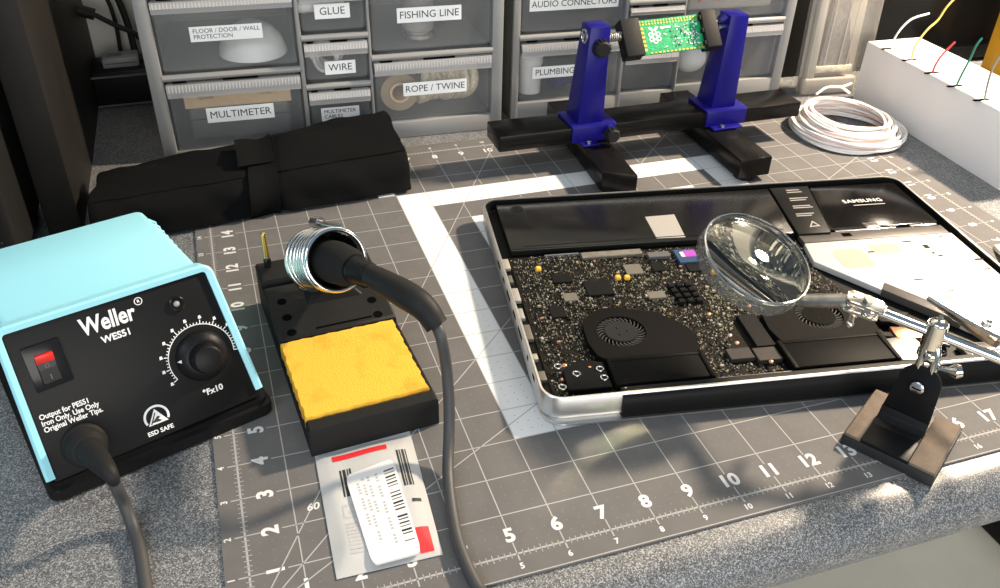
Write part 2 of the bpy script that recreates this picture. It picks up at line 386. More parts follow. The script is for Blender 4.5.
# ------------------------------------------------------------------ parts cabinets
def cabinet(name, label, O, ang, width, stile, rail, cells, base, top):
    """cells: (x0, x1, z_bottom, z_top, lip, label text, label x0, x1, z centre, height, text size)"""
    t = thing(name, label, 'drawer cabinet', O, ang, 'parts drawer cabinets')
    b = B().use('cab'); D = 6.4
    b.box(0, .08, .16, D, 0, top); b.box(width-.08, width, .16, D, 0, top); b.box(0, width, D-.08, D, 0, top); b.box(0, width, .16, D, top-.1, top)
    b.box(0, width, .16, D, 0, .12)
    for x0, x1 in stile: b.box(x0, x1, 0, .5, 0, top, .05)
    for x0, x1 in stile[1:-1]: b.box((x0+x1)/2-.03, (x0+x1)/2+.03, .3, D, .1, top)
    for x0, x1, z0, z1 in base: b.box(x0, x1, .02, .5, z0, z1, .05); 
    b.build('body', t)
    for x0, x1, zc in rail:
        b = B().use('cab'); b.tube([(x0-.02, .06, zc), (x1+.02, .06, zc)], .115, 14)
        b.box(x0, x1, .06, D-.1, zc-.05, zc+.03)
        b.use('slot'); L_ = x1-x0; b.box(x0+.06*L_, x0+.16*L_, -.03, .04, zc-.165, zc-.11); b.box(x0+.42*L_, x0+.68*L_, -.03, .04, zc-.165, zc-.11); b.build('ledge', t)  # near-black boxes stand in for the shaded gap between ledge and lip
    dark = []
    for (x0, x1, z0, z1, lip, txt, lx0, lx1, lz, lh, ts) in cells:
        fy = .14
        b = B().use('drawer')
        fp = rrect(x0, x1, z0, z1, .16, 4)
        T = frame_from((0, fy, 0), (1, 0, 0), (0, 0, 1))
        b.at(T); b.prism(fp, -.05, 0)
        # raised rim of the moulded front
        ip = rrect(x0+.07, x1-.07, z0+.07, z1-.07, .11, 4); b.prism(ip, 0, .025, pts1=rrect(x0+.11, x1-.11, z0+.11, z1-.11, .09, 4))
        b.at(); b.box(x0+.08, x1-.08, fy+.06, 5.9, z0+.02, z0+.07); b.box(x0+.06, x0+.1, fy+.06, 5.9, z0+.05, z1-.25); b.box(x1-.1, x1-.06, fy+.06, 5.9, z0+.05, z1-.25); b.box(x0+.06, x1-.06, 5.86, 5.9, z0+.05, z1-.25)
        d = b.build('drawer', t)
        b = B().use('lip')
        zt = z1
        pr = [(fy-.02, zt-.04), (fy-.24, zt-.05), (fy-.30, zt-lip*.55), (fy-.22, zt-lip), (fy-.16, zt-lip+.03), (fy-.22, zt-lip*.6), (fy-.18, zt-.14), (fy-.02, zt-.12)]
        b.loft([[(x, y, z) for y, z in pr] for x in (x0+.02, x1-.02)])
        n = int((x1-x0)/.11)
        for i in range(n):
            x = x0+.1+i*(x1-x0-.2)/max(1, n-1)
            b.loft([[(x+dx, y, z) for dx, y, z in ((-.02, fy-.235, zt-.06), (.02, fy-.235, zt-.06), (0, fy-.255, zt-.06))], [(x+dx, y, z) for dx, y, z in ((-.02, fy-.295, zt-lip*.55), (.02, fy-.295, zt-lip*.55), (0, fy-.312, zt-lip*.55))]])
        b.build('drawer_lip', d)
        if txt:
            b = B().use('label'); b.at(frame_from((0, fy-.032, 0), (1, 0, 0), (0, 0, 1)))
            b.prism([(lx0, lz-lh/2), (lx1, lz-lh/2), (lx1, lz+lh/2), (lx0, lz+lh/2)], 0, .008)
            b.use('ink')
            if '\n' in txt: b.text(txt, ts, lx0+.1, lz, .012, ax='LEFT', off=0, lsp=.95)
            else: b.text(txt, ts, (lx0+lx1)/2, lz, .012, off=0)
            tag(b.build('label', d, recalc=False), 'white label strip with black capitals')
    return t
A1 = math.atan2(-.48, 12.35)
cab1 = cabinet('drawer_cabinet', 'grey drawer cabinet behind the black roll, labels from MULTIMETER to ROPE / TWINE', (-1.25, 19.85, -.05), A1, 12.4,
    [(0, .47), (5.02, 5.18), (7.44, 7.55), (11.98, 12.4)],
    [(.47, 5.02, 2.97), (.47, 5.02, 5.72), (5.18, 7.44, 2.27), (5.18, 7.44, 4.02), (5.18, 7.44, 5.8), (7.55, 11.98, 3.15), (7.55, 11.98, 5.85)],
    [(.50, 5.0, .32, 2.80, .50, 'MULTIMETER', 1.66, 3.96, 1.52, .54, .36),
     (.50, 5.0, 3.16, 5.56, .42, 'FLOOR / DOOR / WALL\nPROTECTION', 1.58, 3.92, 4.38, .5, .205),
     (5.20, 7.42, .55, 2.12, .48, 'MULTIMETER\nCABLES', 5.60, 6.98, 1.18, .5, .2),
     (5.20, 7.42, 2.48, 3.88, .48, 'WIRE', 5.88, 6.96, 2.90, .48, .35),
     (5.20, 7.42, 4.22, 5.66, .42, 'GLUE', 5.70, 6.90, 4.88, .50, .36),
     (7.58, 11.96, .72, 3.02, .50, 'ROPE / TWINE', 8.64, 11.04, 1.87, .5, .35),
     (7.58, 11.96, 3.36, 5.70, .40, 'FISHING LINE', 8.52, 10.84, 4.58, .52, .36)],
    [(.4, 5.1, 0, .30), (5.1, 7.5, 0, .42), (7.5, 12.1, 0, .66)], 8.5)
A2 = math.atan2(-.6, 12)
cab2 = cabinet('drawer_cabinet', 'grey drawer cabinet behind the blue holder, labelled PLUMBING and AUDIO CONNECTORS', (11.75, 20.0, -.05), A2, 11.9,
    [(0, .28), (4.46, 4.60), (6.92, 7.02), (11.46, 11.9)],
    [(.28, 4.46, 3.27), (.28, 4.46, 5.9), (4.6, 6.92, 2.62), (4.6, 6.92, 4.36), (7.02, 11.46, 3.35), (7.02, 11.46, 5.9)],
    [(.32, 4.44, .78, 3.08, .52, 'PLUMBING', .85, 2.70, 1.85, .46, .34),
     (.32, 4.44, 3.46, 5.75, .4, 'AUDIO CONNECTORS', .62, 4.16, 4.47, .48, .33),
     (4.62, 6.90, .85, 2.44, .48, None, 0, 0, 0, 0, 0), (4.62, 6.90, 2.80, 4.2, .3, None, 0, 0, 0, 0, 0), (4.62, 6.9, 4.56, 5.8, .3, None, 0, 0, 0, 0, 0),
     (7.05, 11.44, .98, 3.20, .45, None, 0, 0, 0, 0, 0), (7.05, 11.44, 3.55, 5.75, .45, None, 0, 0, 0, 0, 0)],
    [(.2, 4.55, 0, .70), (4.5, 7, 0, .76), (6.95, 11.7, 0, .9)], 8.5)
def incab(O, ang, p):
    c, s = math.cos(ang), math.sin(ang); return (O[0]+c*p[0]-s*p[1], O[1]+s*p[0]+c*p[1], O[2]+p[2])
O1, O2 = (-1.25, 19.85, -.05), (11.75, 20.0, -.05)
# contents seen through the clear fronts
b = B().use('white_matte'); b.lathe([(1.18, 0), (1.16, .18), (1.02, .55), (.75, .88), (.38, 1.06), (.02, 1.12)], 36)
place(tag(b.build('door_bumper', smooth=60), 'white rubber dome inside the FLOOR / DOOR / WALL PROTECTION drawer', 'door bumper'), incab(O1, A1, (3.55, 1.4, 3.24)))
t = thing('cardboard_box', 'brown cardboard box on top of black case inside the left MULTIMETER drawer', 'box', incab(O1, A1, (2.80, .34, 1.72)), A1)
b = B().use('card'); b.box(-1.82, 1.82, 0, 4.2, 0, .48, .03); b.box(-1.70, 1.80, -.05, 1.5, .20, .56, .02); b.build('carton', t)
b = B().use('ink'); b.at(frame_from((0, -.056, 0), (1, 0, 0), (0, 0, 1))); b.text('TENMA', .17, -1.1, .38, 0); b.build('print', t, recalc=False)
b = B().use('ink'); b.at(frame_from((0, -.056, 0), (1, 0, 0), (0, 0, 1))); b.text('72-7770', .12, .95, .38, 0); b.build('print', t, recalc=False)
t = thing('meter_case', 'black meter case under the cardboard box in the left MULTIMETER drawer', 'case', incab(O1, A1, (2.80, .55, .40)), A1)
b = B().use('dark_grey'); b.box(-1.75, 1.75, 0, 4.0, 0, 1.30, .15, 3); b.build('shell', t)
b = B().use('black_matte'); b.box(-.35, .35, -.06, .02, .95, 1.15, .04); b.box(-1.76, 1.76, -.008, .01, .80, .84); b.build('latch', t)

def hank(r, R, n, jit, m, zs=1.0):
    b = B().use(m)
    for i in range(n):
        rr = R*(.8+.2*random.random()); dx = (i-(n-1)/2)*r*1.55; dy = random.uniform(-jit, jit); ph = random.random()*6
        b.tube([(dx+.1*math.sin(a*2+ph), rr*math.cos(a)+dy, rr*zs*(1+math.sin(a))+r*.9) for a in [2*PI*k/22 for k in range(22)]], r, 8, loop=True)
    return b
for k, (x, lab) in enumerate(((9.75, 'cream rope hank in the ROPE / TWINE drawer, left of the two hanks'), (10.9, 'cream rope hank in the ROPE / TWINE drawer, right of the two hanks'))):
    o = hank(.19, .92, 4, .05, 'cream').build('rope_hank', smooth=70)
    place(tag(o, lab, 'rope', 'rope hanks in the drawer'), incab(O1, A1, (x, 1.55, .84)), A1 + (.15 if k else .35))
t = thing('twine_spool', 'brown twine spool in the ROPE / TWINE drawer, left of the rope', 'twine', incab(O1, A1, (8.6, .62, .80)), A1)
T = frame_from((0, 0, .78), (1, 0, 0), (0, 0, 1))
b = B().use('twine'); b.at(T); b.lathe([(.40, -1.2), (.72, -1.2), (.76, -.6), (.72, 0), (.42, .02), (.40, -.5)], 28, cap=False); b.build('twine', t, smooth=60)
b = B().use('card'); b.at(T); b.lathe([(.30, -1.3), (.40, -1.3), (.40, .05), (.30, .05), (.30, -1.3)], 24, cap=False); b.build('core', t)
o = hank(.07, .52, 8, .05, 'white_wire').build('wire_bundle', smooth=70)
place(tag(o, 'pale wire bundle inside the WIRE drawer', 'wire'), incab(O1, A1, (6.05, 1.0, 2.58)), A1+1.1)
b = B().use('white_matte'); b.at(Matrix.Rotation(PI/2, 4, 'Y')); b.lathe([(.22, -.8), (.24, -.75), (.24, .5), (.08, .62), (.06, .85)], 18)
place(tag(b.build('glue_tube', smooth=50), 'pale glue tube lying in the GLUE drawer', 'glue tube'), incab(O1, A1, (5.95, .75, 4.95)), A1+.1)
t = thing('line_spool', 'silver line spool inside the FISHING LINE drawer', 'fishing line', incab(O1, A1, (9.5, 1.3, 3.48)), A1)
b = B().use('steel'); b.lathe([(.62, 0), (.62, .12), (.5, .16), (.5, 1.6), (.62, 1.64), (.62, 1.76)], 26); b.build('spool', t)
b = B().use('greyfilm'); b.lathe([(.5, .2), (.58, .3), (.58, 1.5), (.5, 1.6)], 26, cap=False); b.build('line', t)
b = B().use('white_matte'); b.lathe([(.45, 0), (.45, 1.15), (.5, 1.16), (.5, 1.5), (.45, 1.55)], 22)
place(tag(b.build('pipe_fitting', smooth=40), 'white pipe fitting standing in the PLUMBING drawer', 'pipe fitting'), incab(O2, A2, (.95, .75, .9)))
b = B().use('blue'); b.at(Matrix.Rotation(PI/2, 4, 'Y')); b.lathe([(.33, -.7), (.33, -.2), (.25, -.18), (.25, .3), (.35, .32), (.35, .7)], 20)
place(tag(b.build('hose_fitting', smooth=40), 'blue hose fitting lying in the PLUMBING drawer', 'hose fitting'), incab(O2, A2, (2.6, 1.0, 1.22)), .2)
b = B().use('card'); b.lathe([(.36, 0), (.36, .8), (.3, .86)], 18)
place(tag(b.build('brass_fitting', smooth=40), 'tan fitting in the PLUMBING drawer, right of the blue post', 'pipe fitting'), incab(O2, A2, (3.9, .8, .9)))
b = B().use('white_matte'); b.ball((0, 0, .62), .62, 18, (1.15, 1, 1))
place(tag(b.build('cotton_ball', smooth=70), 'white ball in the clear drawer below the green circuit board', 'ball'), incab(O2, A2, (8.0, 1.0, 1.06)))
t = thing('red_and_white_packet', 'white packet with red streaks in the upper right drawer behind the right blue post', 'packet', incab(O2, A2, (9.3, .7, 3.68)), A2)
b = B().use('insert'); b.box(-1.9, 1.9, 0, 1.6, 0, 1.3, .15, 3); b.build('packet', t)
b = B().use('red_print')
for i in range(9):
    x = -1.5+i*.28
    b.at(frame_from((0, -.012, 0), (1, 0, 0), (0, 0, 1))); b.poly([(x, .35+.1*(i % 3), 0), (x+.12, .35+.1*(i % 3), 0), (x+.3, .75+.12*(i % 2), 0), (x+.18, .75+.12*(i % 2), 0)])
b.build('red_streaks', t, recalc=False)

# ------------------------------------------------------------------ soldering station
SA = math.atan2(1.48, 4.48)
st = thing('soldering_station', 'teal and black soldering station with red switch and round dial on the left', 'soldering station', (-3.61, 4.1, -.05), SA)
b = B().use('black')
b.prism(rrect(-.08, 4.80, -.12, 4.95, .22), 0.06, .34, .05); b.prism(rrect(.0, 4.72, .0, 4.85, .2), .34, .45)
b.build('base', st)
b = B().use('rubber')
for x, y in ((.4, .35), (4.3, .35), (.4, 4.4), (4.3, 4.4)):
    b = B().use('rubber'); b.cyl((x, y, 0), (x, y, .07), .25); b.build('foot', st)
PT = frame_from((0, .08, .56), (1, 0, 0), (0, 1.25, 3.05))      # the sloping front panel
b = B().use('black'); b.at(PT)
b.prism([(.12, -.12), (4.58, -.04), (4.30, 3.14), (.14, 3.14)], -.35, .0, .02)
b.build('front_panel', st)
# teal surround: an arch open at the bottom
oL = [(-.03, -.02), (.02, 3.0)] + arc(.27, 3.0, .25, 180, 90, 6) + arc(4.14, 3.0, .25, 90, 4, 6) + [(4.67, .16)]
iL = [(.15, -.02), (.17, 3.02)] + arc(.25, 3.02, .08, 180, 90, 6) + arc(4.14, 3.02, .08, 90, 4, 6) + [(4.50, .14)]
b = B().use('teal'); b.at(PT)
n = len(oL)
ring = lambda P, z: [b.v((p[0], p[1], z)) for p in P]
o0, o1, o2, i0, i1 = ring(oL, -.42), ring(oL, .05), ring([(p[0]+(q[0]-p[0])*.3, p[1]+(q[1]-p[1])*.3) for p, q in zip(oL, iL)], .085), ring(iL, -.42), ring(iL, .06)
for P, Q in ((o0, o1), (o1, o2), (o2, i1), (i1, i0), (i0, o0)):
    for k in range(n-1): b.f([P[k], P[k+1], Q[k+1], Q[k]])
for k in (0, n-1): b.f([o0[k], o1[k], o2[k], i1[k], i0[k]])
b.build('bezel', st, smooth=40)
# teal lid behind it
def lidsec(y, zt, x0, x1, xb0, xb1):
    r = .22
    return [(xb0, y, .5), (x0, y, zt-r)] + [(x0+r-r*math.cos(a), y, zt-r+r*math.sin(a)) for a in [PI/8*k for k in range(1, 5)]] + \
           [(x1-r+r*math.sin(a), y, zt-r+r*math.cos(a)) for a in [PI/8*k for k in range(0, 4)]] + [(x1, y, zt-r), (xb1, y, .5)]
b = B().use('teal')
b.loft([lidsec(1.40, 3.40, .13, 4.26, .10, 4.60), lidsec(3.2, 3.42, .16, 4.14, .08, 4.62), lidsec(4.66, 3.42, .20, 4.03, .08, 4.62), lidsec(4.84, 3.33, .28, 3.96, .1, 4.6), lidsec(4.92, 3.1, .3, 3.94, .1, 4.6)])
lid = b.build('lid', st, smooth=50)
b = B().use('teal')
for i in range(9):
    y = 2.15+i*.26
    b.tube([(3.96+.08*(1-i/9), y, 3.375), (4.10+.06*(1-i/9), y, 3.25), (4.22+.03*(1-i/9), y, 2.6)], [.03, .04, .035], 8)
b.build('cooling_rib', lid, smooth=60)
# rocker switch
b = B().use('black_gloss'); b.at(PT); b.prism([(.40, 1.77), (1.11, 1.80), (1.09, 2.73), (.38, 2.72)], -.02, .05, .02)
sw = tag(b.build('power_switch', st), 'black rocker switch with a red top')
b = B().use('black_gloss'); b.at(PT)
b.loft([[(.55, 1.90, .04), (.93, 1.91, .04), (.92, 2.53, .04), (.55, 2.53, .04)], [(.57, 1.92, .13), (.91, 1.93, .13), (.90, 2.2, .085), (.57, 2.2, .085)]], True)
b.loft([[(.57, 2.2, .06), (.90, 2.2, .06), (.90, 2.34, .06), (.57, 2.34, .06)], [(.57, 2.2, .087), (.90, 2.2, .087), (.90, 2.34, .10), (.57, 2.34, .10)]], True)
b.use('dark_grey'); b.text('O', .12, .735, 2.26, .1); b.poly([(.725, 1.98, .131), (.745, 1.98, .131), (.745, 2.08, .117), (.725, 2.08, .117)])
b.build('rocker', sw)
b = B().use('red'); b.at(PT)
b.loft([[(.565, 2.33, .05), (.905, 2.33, .05), (.905, 2.52, .05), (.565, 2.52, .05)], [(.565, 2.33, .105), (.905, 2.33, .105), (.905, 2.50, .15), (.565, 2.50, .15)]], True, .012)
b.build('rocker_tip', sw)
# indicator lamp
b = B().use('black_gloss'); b.at(PT @ Matrix.Translation((3.46, 2.60, 0))); b.lathe([(.17, -.01), (.17, .035), (.145, .05), (.115, .01)], 24, cap=False)
led = b.build('indicator_lamp', st)
b = B().use('greyfilm'); b.at(PT @ Matrix.Translation((3.46, 2.60, 0))); b.lathe([(.07, -.01), (.07, .0), (.045, .03), (.004, .035)], 18)
b.build('lamp_lens', led, smooth=60)
# dial
KC = (3.62, 1.33)
KT = PT @ Matrix.Translation((*KC, 0))
b = B().use('black'); b.at(KT); b.lathe([(.56, .02), (.555, .06), (.50, .13), (.40, .20), (.34, .22)], 48)
b.use('print'); a = math.radians(172); b.loft([[(.50*math.cos(a)+.06*math.cos(a+q), .50*math.sin(a)+.06*math.sin(a+q), .125) for q in (0, 2.3, 4.0)], [(.50*math.cos(a)+.05*math.cos(a+q), .50*math.sin(a)+.05*math.sin(a+q), .15) for q in (0, 2.3, 4.0)]])
dial = b.build('dial', st, smooth=50)
b = B().use('black'); b.at(KT); b.lathe([(.335, .2), (.315, .50), (.30, .55), (.27, .57), (.02, .57)], 40)
for k in range(24):
    a = 2*PI*k/24; b.tube([(.325*math.cos(a), .325*math.sin(a), .22), (.31*math.cos(a), .31*math.sin(a), .5)], .014, 5)
b.build('grip', dial, smooth=40)
# printing on the panel
b = B().use('print'); b.at(PT @ Matrix.Translation((*KC, .004)))
for k in range(41):
    a = math.radians(206 - 216*k/40); L = .80 if k % 4 == 0 else .755; w = .010
    d, e = Vector((math.cos(a), math.sin(a))), Vector((-math.sin(a), math.cos(a)))
    b.poly([(*(d*.70-e*w), 0), (*(d*L-e*w), 0), (*(d*L+e*w), 0), (*(d*.70+e*w), 0)])
    if k % 4 == 0:
        c = d*.855; b.poly([(c.x-.035, c.y-.03, 0), (c.x+.035, c.y-.03, 0), (c.x+.025, c.y+.04, 0), (c.x-.025, c.y+.04, 0)])
for k in range(40):
    a0, a1 = (math.radians(206 - 216*q/40) for q in (k, k+1))
    b.poly([(.695*math.cos(a0), .695*math.sin(a0), 0), (.715*math.cos(a0), .715*math.sin(a0), 0), (.715*math.cos(a1), .715*math.sin(a1), 0), (.695*math.cos(a1), .695*math.sin(a1), 0)])
b.build('dial_scale', st, recalc=False)
b = B().use('print'); b.at(PT)
b.text('Weller', .50, 2.06, 2.72, .004, off=.013, sx=.76, shear=.06, sp=1.0); b.text('R', .085, 2.74, 2.91, .004, off=.004)
for k in range(18):
    a0, a1 = 2*PI*k/18, 2*PI*(k+1)/18
    b.poly([(2.74+r*math.cos(a), 2.91+r*math.sin(a), .004) for r, a in ((.068, a0), (.085, a0), (.085, a1), (.068, a1))])
b.build('maker_logo', st, recalc=False)
b = B().use('print'); b.at(PT)
b.text('WES51', .20, 2.13, 2.36, .004, off=.006); b.build('model_lettering', st, recalc=False)
b = B().use('print'); b.at(PT)
b.text('Output for PES51\nIron Only. Use Only\nOriginal Weller Tips.', .155, .27, 1.13, .004, ax='LEFT', off=.004, sx=.86, lsp=.9); b.build('panel_lettering', st, recalc=False)
b = B().use('print'); b.at(PT); b.text('\u00b0Fx10', .19, 3.62, .50, .004, off=.006); b.build('dial_lettering', st, recalc=False)
b = B().use('print'); b.at(PT); b.text('ESD SAFE', .135, 2.33, .08, .004, off=.004); b.build('symbol_lettering', st, recalc=False)
# warning symbol: arc over a triangle with a reaching hand
b = B().use('print'); b.at(PT @ Matrix.Translation((2.34, .40, .004)))
P = [(.27*math.cos(t), .27*math.sin(t)) for t in [math.radians(205-230*k/16) for k in range(17)]]; Q = [(.22*math.cos(t), .22*math.sin(t)) for t in [math.radians(205-230*k/16) for k in range(17)]]
for k in range(16): b.poly([(*P[k], 0), (*P[k+1], 0), (*Q[k+1], 0), (*Q[k], 0)])
b.poly([(-.21, -.15, 0), (.21, -.15, 0), (.0, .19, 0)])
b.use('ink'); b.poly([(-.13, -.10, .002), (.02, .02, .002), (.07, -.02, .002), (.02, -.05, .002), (.08, -.10, .002), (.05, -.12, .002)]); b.poly([(-.16, -.13, .002), (-.02, .11, .002), (.0, .09, .002), (-.13, -.13, .002)])
b.build('warning_symbol', st, recalc=False)

# ------------------------------------------------------------------ iron stand
SR = math.radians(4.3)
so = (1.57, 3.77, 0)
sd = thing('iron_stand', 'black iron stand with spring coil holder and sponge tray beside the station', 'iron stand', so, SR)
def sec(y, zt, x0=0.0, x1=2.94): return [(x0, y, .02), (x1, y, .02), (x1, y, zt-.04), (x1-.05, y, zt), (x0+.05, y, zt), (x0, y, zt-.04)]
b = B().use('black_matte')
b.loft([sec(0, .62), sec(.04, .74), sec(.31, .78), sec(.32, .42), sec(3.2, .42), sec(3.22, .84), sec(3.27, .89), sec(5.0, 1.14), sec(5.15, 1.16), sec(5.2, 1.02), sec(5.36, 1.02), sec(5.4, 1.24), sec(6.15, 1.32), sec(6.25, 1.26), sec(6.28, 1.0)])
b.box(2.88, 2.94, .1, 3.2, .3, .70)
b.build('body', sd)
b = B().use('slot')
for x in (.36, 2.52):
    for y in (3.4, 3.95, 4.55):
        b.at(Matrix.Translation((x, y, .865+.14*(y-3.05)+.003)) @ Matrix.Rotation(.14, 4, 'X')); b.poly([(.12*math.cos(2*PI*k/16), .12*math.sin(2*PI*k/16), 0) for k in range(16)])
b.at(); b.loft([[(.95, 3.35, .908), (2.35, 3.35, .908), (2.35, 3.40, .915), (.95, 3.40, .915)], [(.95, 3.35, .914), (2.35, 3.35, .914), (2.35, 3.40, .921), (.95, 3.40, .921)]])
b.build('tip_hole', sd)
b = B().use('black'); b.loft([[(.9, 4.2, 1.0), (2.4, 4.2, 1.0), (2.4, 5.3, 1.1), (.9, 5.3, 1.1)], [(1.2, 4.5, 1.25), (2.1, 4.5, 1.25), (2.1, 5.5, 1.50), (1.2, 5.5, 1.50)]], True, .05)
b.build('coil_socket', sd)
# spring holder (world inches, converted to the stand's frame)
iSD = (Matrix.Translation(so) @ Matrix.Rotation(SR, 4, 'Z')).inverted()
RCEN = dp(336, 260, 20.5)
AX = (RIGHT*.41 - ray(336, 260).normalized()*.91).normalized()
ct = zframe(RCEN, AX)
b = B().use('steel'); b.at(iSD @ ct)
pts = []; TURN = 6.5
for k in range(int(TURN*28)+1):
    a = 2*PI*k/28; q = k/(TURN*28); rr = .735 - .05*math.sin(PI*q)
    pts.append((rr*math.cos(a), rr*math.sin(a), -1.42*(1-q)-.12))
b.tube(pts, .082, 10)
b.build('spring_coil', sd, smooth=70)
b = B().use('chrome'); b.at(iSD @ ct); b.tube([(.735*math.cos(2*PI*k/48), .735*math.sin(2*PI*k/48), 0) for k in range(48)], .062, 10, loop=True)
b.build('coil_rim', sd, smooth=70)
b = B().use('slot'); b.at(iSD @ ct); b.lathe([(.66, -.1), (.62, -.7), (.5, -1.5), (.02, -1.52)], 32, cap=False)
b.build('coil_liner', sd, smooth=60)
h0, h1 = dp(313, 222, 22.6), dp(340, 227, 22.0)
b = B().use('steel'); b.at(iSD)
b.cyl(h0, h0+(h1-h0)*.28, .15, 14, .17); b.cyl(h0+(h1-h0)*.2, h1, .085, 12); b.tube(spline([h1, h1+Vector((.1, -.1, -.2)), RCEN-AX*.9+Vector((.2, .1, .62))], 6), .07, 8)
b.build('coil_hook', sd, smooth=50)
# sponge in its tray
b = B().use('sponge')
N = 26; x0, x1, y0, y1 = .02, 2.83, .36, 3.17
def edge(i, k): return .012*math.sin(i*2.1+k) + .010*math.sin(i*5.3+2*k)
out = [(x0+(x1-x0)*i/N, y0+edge(i, 0)) for i in range(N)] + [(x1+edge(i, 1), y0+(y1-y0)*i/N) for i in range(N)] + \
      [(x1-(x1-x0)*i/N, y1+edge(i, 2)) for i in range(N)] + [(x0+edge(i, 3), y1-(y1-y0)*i/N) for i in range(N)]
cx, cy = (x0+x1)/2, (y0+y1)/2
sh = lambda f: [(cx+(p[0]-cx)*f, cy+(p[1]-cy)*f) for p in out]
b.loft([[(*p, .43) for p in sh(.985)], [(*p, .48) for p in sh(1)], [(*p, .81) for p in sh(1)], [(*p, .84) for p in sh(.988)], [(*p, .85) for p in sh(.5)]], True)
o = b.build('sponge', smooth=50); place(tag(o, 'yellow cleaning sponge in the tray of the iron stand', 'sponge'), so, SR)
# spare tip standing in the stand
tp = iSD.inverted() @ Vector((.30, 5.95, 1.29))
t = thing('soldering_tip', 'brass soldering tip standing upright at back corner of the iron stand', 'soldering tip', tp, 0)
b = B().use('black_gloss'); b.lathe([(.05, -.02), (.09, .02), (.10, .22), (.06, .28)], 14); b.build('collar', t)
b = B().use('brass'); b.lathe([(.075, .30), (.085, .34), (.075, .38), (.075, .98), (.06, 1.03), (.02, 1.05)], 16); b.build('shaft', t)
b = B().use('steel'); b.lathe([(.085, .27), (.095, .30), (.085, .345)], 14); b.build('ring', t)

# ------------------------------------------------------------------ soldering iron: grip in the coil, cord to the station's plug
IA = (RIGHT*.56 + DOWN*.20 - ray(336, 262).normalized()*.80).normalized()
i0 = RCEN - IA*.95 + DOWN*.06
ir = thing('soldering_iron', 'black soldering iron resting in the coil, its cord plugged into the station', 'soldering iron', i0, 0)
w2l = Matrix.Translation(-i0)
b = B().use('foam'); b.at(zframe((0, 0, 0), IA)); b.lathe([(.30, 0), (.42, .08), (.50, .3), (.51, 1.0), (.47, 1.5), (.40, 1.72), (.36, 1.78), (.1, 1.8)], 32)
b.build('grip', ir, smooth=50)
b = B().use('black'); b.at(zframe(IA*1.74, IA)); b.lathe([(.30, 0), (.335, .05), (.335, .22), (.29, .30), (.28, .62), (.24, .68)], 28)
b.build('collar', ir, smooth=40)
b = B().use('black_gloss'); b.at(zframe(IA*2.02, IA)); s_ = 0
k0 = IA*2.0 + (DOWN*.28)*1.0
b.at(); b.tube([IA*1.92+DOWN*.30, IA*2.25+DOWN*.27], [.05, .045], 10); b.build('latch', ir, smooth=60)
e0 = i0 + IA*2.36
rl = spline([e0 - IA*.15, e0 + IA*.25 + Vector((0, 0, -.02)), dp(411, 298, 18.05), dp(426, 310, 17.85), dp(437, 326, 17.85)], 8)
b = B().use('rubber'); b.at(w2l); kk = len(rl)
b.tube(rl, [.20+.11*min(1, i/kk*2.4)-.07*max(0, i/kk-.45)/.55 for i in range(kk)], 16)
for i in range(kk-16, kk-1, 2): b.tube([rl[i], rl[i]+(rl[i+1]-rl[i])*.4], .255, 14)
b.build('strain_relief', ir, smooth=50)
cp = [dp(435, 322, 17.86), dp(441, 338, 17.85), up(446, 365, 2.1), up(449, 400, 1.3), up(449, 435, .6), up(448, 470, .24), up(451, 505, .14), up(459, 545, .14), up(478, 588, .14),
      Vector((4.25, -1.0, .10)), Vector((4.2, -1.45, -.3)), Vector((3.9, -1.75, -1.6)), Vector((2.4, -2.2, -3.6)), Vector((.2, -2.2, -3.7)), Vector((-1.3, -1.75, -1.8)), Vector((-1.62, -1.4, -.25)), Vector((-1.72, -.7, .05)), Vector((-1.78, .6, .05)), up(141, 555, .06), up(133, 527, .12), up(124, 503, .5), up(117, 488, 1.0), up(110, 474, 1.35)]
b = B().use('cord'); b.at(w2l); b.tube(spline(cp, 10), .125, 14); b.build('cord', ir, smooth=70)
# plug in the station's front
pw = Matrix.Translation((-3.61, 4.1, -.05)) @ Matrix.Rotation(SA, 4, 'Z') @ PT
b = B().use('rubber'); b.at(w2l @ pw @ Matrix.Translation((.86, .42, 0)))
b.lathe([(.45, .008), (.45, .06), (.42, .10), (.40, .12), (.40, .34), (.36, .42), (.30, .55), (.1, .6)], 32)
b.at(w2l)
pe = pw @ Vector((.86, .42, .45)); 
b.tube(spline([pe, pe+(cp[-1]-pe)*.55+Vector((0, 0, .05)), cp[-1], cp[-2]], 6), [.30-.012*i for i in range(19)], 18)
b.build('plug', ir, smooth=45)

# ------------------------------------------------------------------ little plastic bag with labels
bo = (1.64, 3.55, 0)
bt = thing('plastic_bag', 'small clear plastic bag with barcode sticker on the mat, below the iron stand', 'bag', bo, 0)
def bagp(u, v, z): # bilinear over the four corners
    c = [Vector((1.55, .44)), Vector((3.61, .40)), Vector((3.80, 4.0)), Vector((1.64, 3.95))]
    p = c[0]*(1-u)*(1-v) + c[1]*u*(1-v) + c[2]*u*v + c[3]*(1-u)*v
    return (p.x-bo[0], p.y-bo[1], z)
def bz(u, v):
    e = min(u, 1-u, v, 1-v); return .03 + .075*min(1, e*7) + .018*math.sin(u*9+v*3)*min(1, e*8) + .012*math.sin(v*14-u*5)*min(1, e*8) - (.06*max(0, v-.88)/.12)
b = B().use('bag'); NU, NV = 22, 30
top = [[b.v(bagp(i/NU, j/NV, bz(i/NU, j/NV))) for j in range(NV+1)] for i in range(NU+1)]
bot = [[b.v(bagp(i/NU, j/NV, .012)) for j in range(NV+1)] for i in range(NU+1)]
for i in range(NU):
    for j in range(NV):
        b.f([top[i][j], top[i+1][j], top[i+1][j+1], top[i][j+1]]); b.f([bot[i][j], bot[i][j+1], bot[i+1][j+1], bot[i+1][j]])
